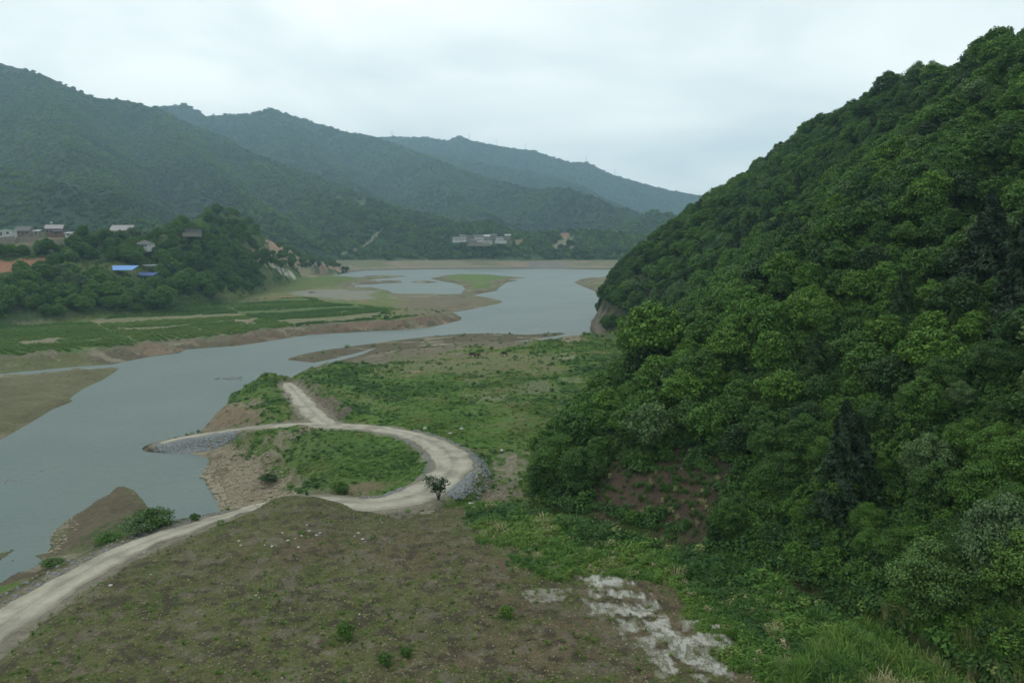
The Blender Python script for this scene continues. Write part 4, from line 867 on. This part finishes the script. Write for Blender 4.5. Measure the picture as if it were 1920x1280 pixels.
# stones
RKS = [rock_mesh('rock', M_ROCKG, 1), rock_mesh('rock', M_ROCKG, 2), rock_mesh('rock', M_ROCKT, 3), rock_mesh('rock', M_ROCKT, 4), rock_mesh('stone', M_ROCKW, 5), rock_mesh('stone', M_ROCKW, 6)]
def rock(uu, vv, s_, k, label, group=None, name='boulder'):
    p = hit(uu, vv); o = link(name, RKS[k], None, (p[0], p[1], p[2] + s_ * .2)); o.scale = (s_,) * 3; o.rotation_euler = (0, 0, rng.random() * 6); tag(o, label, 'rock', group); return o
rp_ = [rock(436, 712, 1.0, 0, 'largest grey boulder of the little rock reef in the river'), rock(868, 925, .5, 1, 'grey boulder at the toe of the riprap by the road bend'),
       rock(470, 905, .5, 2, 'tan boulder on the bare earth bluff'), rock(404, 925, .6, 3, 'tan boulder at the waterline below the bluff')]
ws = [(480,1117),(486,1121),(553,1010),(566,1006),(540,1014),(600,1000),(580,998),(510,1026),(496,1022),(665,1005),(672,1000),(680,1012),(685,1016),(714,975),(716,980),(722,963),(640,977),(575,985),(560,1028),(674,1152),(585,1020),(530,1000),(207,1100),(283,1078),(270,1037),(448,1015),(452,1024),(912,990),(916,994),(905,985),(70,1080),(985,955),(530,1272),(665,1090),(690,990),(594,1004)]
for i, (uu, vv) in enumerate(ws):
    rock(uu, vv, .09 + .13 * rng.random() ** 2, 4 + i % 2, 'small pale stone lying loose on the brown field', 'small pale stones on the brown field', 'pale_stone')
for i, (uu, vv) in enumerate([(866, 806), (844, 814), (942, 847), (797, 805)]):
    rock(uu, vv, .45, 4 + i % 2, ('white block on the grass above the road bend', 'white block at the inner verge of the road bend', 'white block in the grass right of the road bend', 'pale block on the verge where the road begins to bend')[i], None, 'white_block')
b_ = MB(); b_.box(-1.6, 1.6, -.25, .25, -.2, .3); p = hit(902, 951); o = b_.build('concrete_beam', M_ROCKW); o.location = p; o.rotation_euler = (R(2), R(4), R(-14)); tag(o, 'pale concrete beam lying across the stony gully', 'beam')
RIP = []; 
def along(P, off0, off1, dens, i0, i1, sc0, sc1, zoff=.0):
    Q = P[int(i0 * len(P)):int(i1 * len(P))]; T = np.gradient(Q[:, :2], axis=0); T /= np.linalg.norm(T, axis=1)[:, None]; Nn = np.stack([-T[:, 1], T[:, 0]], 1)
    n = int(len(Q) * dens); k = rng.integers(0, len(Q), n); o = off0 + rng.random(n) * (off1 - off0); sgn = np.sign(off0 + off1)
    q = Q[k, :2] + Nn[k] * (o + sgn * Q[k, 3])[:, None] + rng.normal(size=(n, 2)) * .2
    RIP.append(np.stack([q[:, 0], q[:, 1], hz(q[:, 0], q[:, 1]) + zoff, sc0 + rng.random(n) * (sc1 - sc0)], 1))
def frac(u0, v0):
    uv = np.array([pxy(*p[:3]) for p in RA]); return float(np.argmin((uv[:, 0] - u0) ** 2 + (uv[:, 1] - v0) ** 2)) / len(RA)
fa, fb_, fc, fd, fe = frac(0, 1170), frac(460, 960), frac(650, 950), frac(850, 870), frac(750, 810)
# travelling from the near left end the river is on the left side (+)
along(RA, .1, 1.9, 9, fa, fb_, .08, .24)
along(RA, .1, 1.3, 9, fc, fd * .5 + fc * .5, .10, .28); along(RA, -.1, -2.6, 22, fc * .35 + fd * .65, fd + (fe - fd) * .3, .12, .34)
along(RA, -.1, -1.2, 8, fd, fe, .08, .24); along(RA, .1, .9, 8, fd * .7 + fc * .3, fe, .08, .2)
Pg = HP([(293,834),(440,808),(445,820),(405,840),(350,850),(300,844)]); bx = [p[0] for p in Pg]; by = [p[1] for p in Pg]
def fill(px, n, s0, s1):
    Pg = HP(px); bx = [p[0] for p in Pg]; by = [p[1] for p in Pg]
    x = min(bx) + rng.random(n) * (max(bx) - min(bx)); y = min(by) + rng.random(n) * (max(by) - min(by)); ok = inside(x, y, Pg); x, y = x[ok], y[ok]
    return np.stack([x, y, hz(x, y), s0 + rng.random(len(x)) ** 2 * (s1 - s0)], 1)
RIP.append(fill([(293,832),(440,806),(446,822),(405,842),(350,851),(298,845)], 5000, .10, .34))
RIP.append(fill([(840,918),(870,900),(885,885),(884,925),(860,940),(840,932)], 1500, .14, .42))
Q = np.concatenate(RIP); scatter('riprap_stones', Q[:, :3], Q[:, 3], np.zeros(len(Q)), rng.integers(0, 2, len(Q)), rp_[:2], 'blue grey crushed riprap along the gravel road', 'stones')
Q = np.concatenate([fill([(545,712),(575,720),(650,765),(625,795),(598,780),(570,742)], 3500, .08, .3), fill([(380,880),(440,830),(520,870),(560,925),(500,945),(412,958)], 5500, .08, .42), fill([(380,895),(400,925),(415,955),(440,950),(420,915),(395,880)], 1200, .18, .7),
     fill([(885,912),(965,908),(968,935),(925,990),(905,995),(888,965)], 1800, .06, .25), fill([(580,800),(600,795),(580,812),(545,825)], 700, .08, .25), fill([(90,1010),(105,990),(130,970),(150,985),(110,1035),(60,1045)], 260, .08, .35)])
scatter('loose_rocks', Q[:, :3], Q[:, 3], np.zeros(len(Q)), rng.integers(0, 2, len(Q)), rp_[2:], 'loose brown and tan rocks on the eroded banks', 'stones')
Q = []
for (u0, v0, u1, v1, n, s0, s1) in ((405, 711, 450, 709, 60, .2, .8), (0, 905, 30, 900, 26, .1, .35), (28, 902, 42, 899, 12, .1, .3), (60, 890, 118, 872, 26, .08, .28)):
    for k in range(n):
        t = rng.random(); q = at_z(u0 + (u1 - u0) * t + rng.normal(), v0 + (v1 - v0) * t + rng.normal() * 1.2, 0); Q.append((q[0], q[1], -.05, s0 + (s1 - s0) * rng.random() ** 2))
Q = np.array(Q); scatter('river_rocks', Q[:, :3], Q[:, 3], np.zeros(len(Q)), rng.integers(0, 2, len(Q)), rp_[:2], 'small rocks and snags breaking the river surface', 'stones')
x, y = samp(26000, 42, 98, -34, 22); ok = near_mask(x, y, MK['mound']) & (near_mask(x, y, LUSH) < .3) & (near_mask(x, y, rdist) > .3); x, y = x[ok], y[ok]
scatter('field_stones', np.stack([x, y, hz(x, y)], 1), .02 + .09 * rng.random(len(x)) ** 5, np.zeros(len(x)), rng.integers(0, 2, len(x)), rp_[2:], 'small stones strewn over the brown field', 'stones')
a, b2 = [o for o in bpy.data.objects if o.name.startswith('pale_stone')][:2]
Q = fill([(1095,1100),(1120,1075),(1170,1078),(1175,1110),(1235,1135),(1330,1165),(1370,1205),(1340,1265),(1250,1258),(1190,1180),(1110,1145)], 5000, .02, .075)
Q = Q[near_mask(Q[:, 0], Q[:, 1], GRAV) > .3 + .5 * rng.random(len(Q))]; scatter('white_gravel', Q[:, :3], Q[:, 3], np.zeros(len(Q)), rng.integers(0, 2, len(Q)), [a, b2], 'patch of white gravel spilled on the grass at lower right', 'gravel')
# ------------------------------------------------------------------ houses
def house(name, pos, w_, d_, h_, roof, wallm, roofm, label, rz=0, nwin=3, doors=1, rh=1.6, over=.5, storeys=1, cat='house', group=None):
    t = empty(name, pos, rz); b = MB(); b.box(-w_ / 2, w_ / 2, -d_ / 2, d_ / 2, -2.5, h_)
    if roof == 'gable': b.add([(-w_ / 2, -d_ / 2, h_), (-w_ / 2, d_ / 2, h_), (-w_ / 2, 0, h_ + rh - .1), (w_ / 2, -d_ / 2, h_), (w_ / 2, d_ / 2, h_), (w_ / 2, 0, h_ + rh - .1)], [(0, 2, 1), (3, 4, 5)])
    b.build('wall', wallm, t); r = MB(); X0, Y0 = w_ / 2 + over, d_ / 2 + over
    if roof == 'gable':
        dz = rh * over / (d_ / 2)
        for k in (-1, 1):
            r.add([(-X0, k * Y0, h_ - dz), (X0, k * Y0, h_ - dz), (X0, 0, h_ + rh), (-X0, 0, h_ + rh), (-X0, k * Y0, h_ - dz - .18), (X0, k * Y0, h_ - dz - .18), (X0, 0, h_ + rh - .18), (-X0, 0, h_ + rh - .18)], [(0,1,2,3),(7,6,5,4),(0,4,5,1),(1,5,6,2),(3,7,4,0)])
    elif roof == 'hip':
        k = w_ / 2 - d_ / 2
        r.add([(-X0, -Y0, h_), (X0, -Y0, h_), (X0, Y0, h_), (-X0, Y0, h_), (-k, 0, h_ + rh), (k, 0, h_ + rh)], [(0,1,5,4),(1,2,5),(2,3,4,5),(3,0,4),(3,2,1,0)])
    elif roof == 'mono':
        r.add([(-X0, -Y0, h_ - .2), (X0, -Y0, h_ - .2), (X0, Y0, h_ + rh), (-X0, Y0, h_ + rh), (-X0, -Y0, h_ - .4), (X0, -Y0, h_ - .4), (X0, Y0, h_ + rh - .2), (-X0, Y0, h_ + rh - .2)], [(0,1,2,3),(7,6,5,4),(0,4,5,1),(1,5,6,2),(2,6,7,3),(3,7,4,0)])
    else:
        r.box(-X0, X0, -Y0, Y0, h_, h_ + .3)
    r.build('roof', roofm, t); sh = h_ / storeys
    slots = nwin + doors
    for st in range(storeys):
        for k in range(slots):
            xx = -w_ / 2 + (k + .5) * w_ / slots; isd = st == 0 and doors and k == slots // 2
            z0, z1, hw = (0.0, min(2.1, sh - .3), .55) if isd else (sh * st + sh * .32, sh * st + sh * .78, min(.75, w_ / slots * .3))
            f = MB(); f.box(xx - hw - .1, xx + hw + .1, -d_ / 2 - .06, -d_ / 2 + .1, z0, z1 + .1); fo = f.build('door' if isd else 'window', M_WHITE, t)
            g_ = MB(); g_.box(xx - hw, xx + hw, -d_ / 2 - .09, -d_ / 2, z0 + .08, z1); g_.build('panel' if isd else 'pane', M_DARK, fo)
    if name != 'village_house': t.scale = (.86, .86, .86)
    tag(t, label, cat, group); return t
def lev(u0, v0, y0):
    q = at_y(u0, v0, y0); return (q[0], q[1], q[2])
def hp(u0, v0):
    p = hit(u0, v0); return p
t = house('house', lev(2, 442, 425), 16, 6, 3.4, 'flat', M_WHITE, M_MINT, 'white single storey house with a mint green roof edge at the left edge', 0, 3, 1)
b_ = MB(); b_.box(5.2, 8.6, -4.4, -3.06, -2, 3.1); b_.build('wall', M_WHITE, t)
b_ = MB(); b_.box(6.2, 7.6, -4.46, -4.38, 1.1, 2.4); b_.build('window', M_DARK, t)
house('house', lev(48, 441, 435), 11, 7, 3.0, 'gable', M_TAN, M_GREY, 'low dark grey gabled house with open front on the village terrace', R(-12), 3, 1, 2.6)
t = house('shed', lev(70, 441, 430), 3.4, 3, 2.8, 'mono', M_TAN, M_WHITE, 'small shed with a bright white sheet roof between two village houses', 0, 0, 1, .5)
t = house('house', lev(104, 441, 440), 9.5, 8, 4.4, 'gable', M_BRICK, M_MAUVE, 'red brick house with pale mauve roof and white water tank', R(18), 3, 1, 2.2)
b_ = MB(); b_.tube((-2, 1, 5.2), (-2, 1, 7.6), .12, .12); b_.tube((-2, 1, 7.4), (-2, 1, 8.6), .7, .7, 10); b_.build('water_tank', M_WHITE, t)
b_ = MB(); b_.box(-1, 4.9, -5.6, -4.6, 2.6, 3.0); b_.build('awning', M_WHITE, t); b_ = MB(); b_.box(-1, 4.9, -5.65, -4.65, 3.02, 3.25); b_.build('awning_edge', M_NAVY, t)
house('house', lev(130, 444, 430), 3.5, 3, 2.5, 'mono', M_WHITE, M_WHITE, 'tiny white outbuilding right of the red brick house', 0, 1, 0, .4)
house('house', lev(232, 443, 452), 13.5, 9, 4.0, 'gable', M_WHITE, M_MAUVE, 'wide white house under a large pale sheet metal roof among trees', 0, 3, 1, 3.2)
house('house', lev(272, 464, 436), 9.0, 7, 2.1, 'hip', M_WHITE, M_GREY, 'white house with grey hipped roof half hidden by trees', R(-14), 3, 1, 2.4)
t = house('house', lev(363, 437, 470), 9, 6, 2.8, 'flat', M_GREY, M_GREY, 'long dark flat roofed house on the green knoll', 0, 3, 1, 1)
b_ = MB(); b_.box(-5.5, 5.2, -5, -3.4, -2.4, .2); b_.build('terrace_wall', M_TAN, t)
# retaining walls of the terrace
def wall(u0, v0, u1, v1, y0, h_, m, label, name='retaining_wall'):
    a, b = lev(u0, v0, y0), lev(u1, v1, y0); t = MB(); n = 8
    for k in range(n):
        x0 = (b[0] - a[0]) * k / n; x1 = (b[0] - a[0]) * (k + 1) / n; dz = (b[2] - a[2]) * k / n + rng.normal() * .08
        t.box(x0, x1 - .02, -.25 + k % 2 * .03, .25, dz - 3, dz + h_)
    o = t.build(name, m); o.location = a; tag(o, label, 'wall')
wall(0, 458, 28, 456, 418, 3.6, M_TAN, 'tan rendered retaining wall below the mint edged house')
wall(30, 452, 72, 450, 420, 2.0, M_TAN, 'long low earth coloured retaining wall below the grey gabled house')
wall(100, 458, 135, 457, 418, 2.6, M_TAN, 'stone retaining wall below the red brick house')
# sheds with blue sheets
def canopy(u0, v0, w_, d_, m, label, tilt, h_=2.6):
    p = hit(u0, v0); t = empty('shelter', (p[0], p[1], p[2] + .0), R(8)); r = MB()
    hh = h_; r.add([(-w_ / 2, -d_ / 2, hh), (w_ / 2 - 1.5, -d_ / 2, hh), (w_ / 2, d_ / 2, hh + tilt), (-w_ / 2 - 2, d_ / 2, hh + tilt), (-w_ / 2, -d_ / 2, hh - .12), (w_ / 2 - 1.5, -d_ / 2, hh - .12), (w_ / 2, d_ / 2, hh + tilt - .12), (-w_ / 2 - 2, d_ / 2, hh + tilt - .12)], [(0,1,2,3),(7,6,5,4),(0,4,5,1),(1,5,6,2),(2,6,7,3),(3,7,4,0)])
    r.build('roof', m, t)
    for sx_ in (-1, 1):
        for sy in (-1, 1):
            q = MB(); q.tube((sx_ * (w_ / 2 - 1.6), sy * (d_ / 2 - .3), -1.5), (sx_ * (w_ / 2 - 1.6), sy * (d_ / 2 - .3), hh + (tilt if sy > 0 else 0) - .1), .1, .1); q.build('post', M_STEEL, t)
    tag(t, label, 'shelter')
canopy(237, 519, 10.5, 6, M_BLUE, 'open shelter with a bright blue sheet roof below the village', 2.0, 3.2)
canopy(281, 525, 8, 5, M_NAVY, 'low shelter with a navy blue sheet roof right of the bright blue one', 1.2, 2.4)
canopy(285, 509, 6.5, 4, M_STEEL, 'small shelter with a pale grey roof behind the blue shelters', .5, 3.0)
# far white village
FV = [(856, 451, 1060, 9, 5.0, 'flat', M_FARW, M_GREY, 'small white house at the left end of the far lakeside village', 3, 2),
      (868, 450, 1062, 9, 5.4, 'gable', M_FARW, M_GREY, 'white gabled house second from the left in the far village', 3, 2),
      (883, 450, 1064, 12, 5.2, 'flat', M_TAN, M_FARW, 'far village house with a bright white roof slab', 4, 2),
      (898, 451, 1060, 12, 5.6, 'gable', M_FARW, M_GREY, 'wide white house in the middle of the far village', 4, 2),
      (912, 450, 1062, 10, 5.0, 'mono', M_TAN, M_FARW, 'far village house with a pale sloping sheet roof', 4, 2),
      (925, 450, 1066, 9, 6.2, 'gable', M_TAN, M_GREY, 'tallest tan house of the far village with a grey roof', 3, 2),
      (937, 452, 1060, 10, 5.6, 'flat', M_FARW, M_TAN, 'white two storey house at the right end of the far village', 4, 2),
      (888, 455, 1050, 9, 2.6, 'gable', M_TAN, M_GREY, 'low grey roofed shed in front of the far village', 3, 1),
      (914, 455, 1050, 12, 2.4, 'flat', M_FARW, M_FARW, 'lower white annex on the front right of the far village', 4, 1),
      (952, 446, 1075, 8, 3.2, 'mono', M_TAN, M_MAUVE, 'isolated pale shed right of the far village', 2, 1)]
for (u0, v0, y0, w_, h_, rf, wm, rm, lb, nw, st) in FV:
    house('village_house', lev(u0, v0, y0), w_, 8, h_, rf, wm, rm, lb, R(rng.normal() * 4), nw, 1 if st else 0, 1.8, .4, st, 'house', None)
wall(876, 457, 920, 457, 1046, .9, M_TAN, 'long tan retaining wall under the far lakeside village')
wall(928, 452, 950, 452.5, 1048, .8, M_WHITE, 'short white wall at the right end of the far village', 'wall')
# pylons on the skyline
def pylon(u0, v0, y0, label):
    q = at_y(u0, v0, y0); t = empty('power_pylon', (q[0], q[1], q[2] - 3)); b = MB(); h_ = 30
    for sx_ in (-1, 1):
        for sy in (-1, 1): b.tube((sx_ * 3, sy * 3, -4), (sx_ * .5, sy * .5, h_), .2, .12, 4)
    for k in range(6):
        z0 = k * 4.5; r0 = 3 - 2.5 * z0 / h_; r1 = 3 - 2.5 * (z0 + 4.5) / h_
        b.tube((-r0, -r0, z0), (r1, -r1, z0 + 4.5), .09, .09, 3); b.tube((r0, r0, z0), (-r1, r1, z0 + 4.5), .09, .09, 3)
    b.build('tower', M_STEEL, t)
    for zc in (20, 25, 29):
        a = MB(); a.tube((-6, 0, zc), (6, 0, zc), .15, .15, 4); a.build('crossarm', M_STEEL, t)
    tag(t, label, 'pylon')
pylon(735, 256, 3900, 'tiny power pylon on the skyline left of the small peak')
pylon(880, 261, 3900, 'tiny power pylon on the skyline just right of the small peak')
pylon(931, 272, 3900, 'tiny power pylon on the far ridge, second right of the peak')
pylon(985, 280, 3900, 'tiny power pylon midway along the far descending ridge')
pylon(1099, 302, 3900, 'tiny power pylon on the rounded hump of the far ridge')
pylon(1153, 328, 3900, 'tiny power pylon lowest on the far descending ridge')
# boat
p = hit(586, 549); t = empty('boat', p, R(10)); b = MB(); st = []
for i in range(9):
    s_ = i / 8 * 2 - 1; wd = .95 * (1 - abs(s_) ** 2.6 * (1 if s_ > 0 else .35)); st.append([(s_ * 2.6, -wd, .95 + .2 * s_ ** 2), (s_ * 2.5, -wd * .6, .15), (s_ * 2.4, 0, 0), (s_ * 2.5, wd * .6, .15), (s_ * 2.6, wd, .95 + .2 * s_ ** 2)])
b.add([q for r_ in st for q in r_], [(i * 5 + j, i * 5 + j + 1, i * 5 + j + 6, i * 5 + j + 5) for i in range(8) for j in range(4)]); b.build('hull', M_WHITE, t)
b = MB(); b.box(-1.2, .2, -.5, .5, .3, 1.7); b.build('cabin', M_WHITE, t); b = MB(); b.box(-1.1, .26, -.42, .42, 1.15, 1.55); b.build('window', M_DARK, t)
b = MB(); b.box(.9, 1.2, -.8, .8, .6, .7); b.build('bench', M_TAN, t)
tag(t, 'small white boat stranded on the pale dried mud beyond the fields', 'boat')
# cattle: one skinned body each
def cow(u0, v0, col_, rz, label, graze=True):
    p = hit(u0, v0); m = plain_mat('hide', col_, .15, 3)
    J = [(0,0,1.05),(.55,0,1.1),(-.55,0,1.08),(.85,0,1.15),(1.15,0,.75 if graze else 1.35),(1.45,0,.35 if graze else 1.4),
         (.55,.2,.75),(.58,.2,.4),(.55,.2,.03),(.55,-.2,.75),(.5,-.2,.4),(.55,-.2,.03),(-.6,.2,.75),(-.72,.2,.45),(-.62,.2,.03),(-.6,-.2,.75),(-.68,-.2,.45),(-.6,-.2,.03),(-.82,0,1.1),(-.92,0,.6)]
    Rr = [.36,.33,.34,.2,.16,.1,.13,.07,.06,.13,.07,.06,.15,.08,.06,.15,.08,.06,.04,.03]
    E = [(0,1),(0,2),(1,3),(3,4),(4,5),(1,6),(6,7),(7,8),(1,9),(9,10),(10,11),(2,12),(12,13),(13,14),(2,15),(15,16),(16,17),(2,18),(18,19)]
    me = bpy.data.meshes.new('body'); me.from_pydata(J, E, []); me.materials.append(m); t = empty('cow', p, rz); o = link('body', me, t)
    sk = o.modifiers.new('skin', 'SKIN')
    for d, r_ in zip(me.skin_vertices[0].data, Rr): d.radius = (r_, r_)
    me.skin_vertices[0].data[0].use_root = True
    o.modifiers.new('sub', 'SUBSURF').levels = 1
    hx, hz2 = (1.15, .8) if graze else (1.2, 1.45)
    for s_ in (-1, 1):
        b = MB(); b.tube((hx, s_ * .1, hz2), (hx + .05, s_ * .32, hz2 + .08), .06, .02, 5); b.build('ear', m, t)
        b = MB(); b.tube((hx - .05, s_ * .08, hz2 + .05), (hx, s_ * .2, hz2 + .28), .03, .01, 5); b.build('horn', M_ROCKW, t)
    tag(t, label, 'cow', 'cattle grazing near the sand bar')
try:
    cow(886, 670, (.02,.018,.016), R(160), 'black cow grazing at the edge of the sand bar beside the brown one')
    cow(894, 671, (.10,.05,.03), R(20), 'brown cow grazing right beside a black one')
    cow(946, 668, (.02,.02,.02), R(185), 'black cow grazing alone furthest right at the weeds edge')
    cow(860, 671, (.35,.33,.28), R(10), 'pale cow standing furthest left by the sand bar', False)
except Exception as ex: print('COW', ex)
# ------------------------------------------------------------------ haze
hm_ = bpy.data.materials.new('haze_air'); hm_.use_nodes = True; nt = hm_.node_tree; nt.nodes.clear()
vo = nt.nodes.new('ShaderNodeVolumePrincipled'); vo.inputs['Color'].default_value = (.52, .81, 1.0, 1); vo.inputs['Density'].default_value = 2.3e-4; vo.inputs['Anisotropy'].default_value = 0.3
oo = nt.nodes.new('ShaderNodeOutputMaterial'); nt.links.new(vo.outputs[0], oo.inputs['Volume'])
b_ = MB(); b_.box(-5650, 5650, -5650, 5650, float(Zt.min()) - 1, float(Zt.max()) + 40); o = b_.build('haze', hm_); tag(o, 'thin pale blue haze filling the valley air', 'haze', kind='stuff')
# tell look-alike trees apart by their order from left to right in the view
from collections import defaultdict
bpy.context.view_layer.update()
same = defaultdict(list)
for o in bpy.data.objects:
    if o.parent is None and o.get('category') == 'tree': same[o['label']].append(o)
NUM = ['zero','one','two','three','four','five','six','seven','eight','nine','ten','eleven','twelve','thirteen','fourteen','fifteen','sixteen','seventeen','eighteen','nineteen','twenty']
ORD = ['leftmost','second','third','fourth','fifth','sixth','seventh','eighth','ninth','tenth','eleventh','twelfth','thirteenth','fourteenth','fifteenth','sixteenth','seventeenth','eighteenth','nineteenth','twentieth']
for lb, os_ in same.items():
    n = len(os_)
    if n < 2: continue
    os_.sort(key=lambda o: pxy(*o.location)[0])
    for k, o in enumerate(os_):
        if n <= 20:
            o['label'] = lb + (', leftmost of ' + NUM[n] if k == 0 else ', rightmost of ' + NUM[n] if k == n - 1 else ', ' + ORD[k] + ' from left of ' + NUM[n])
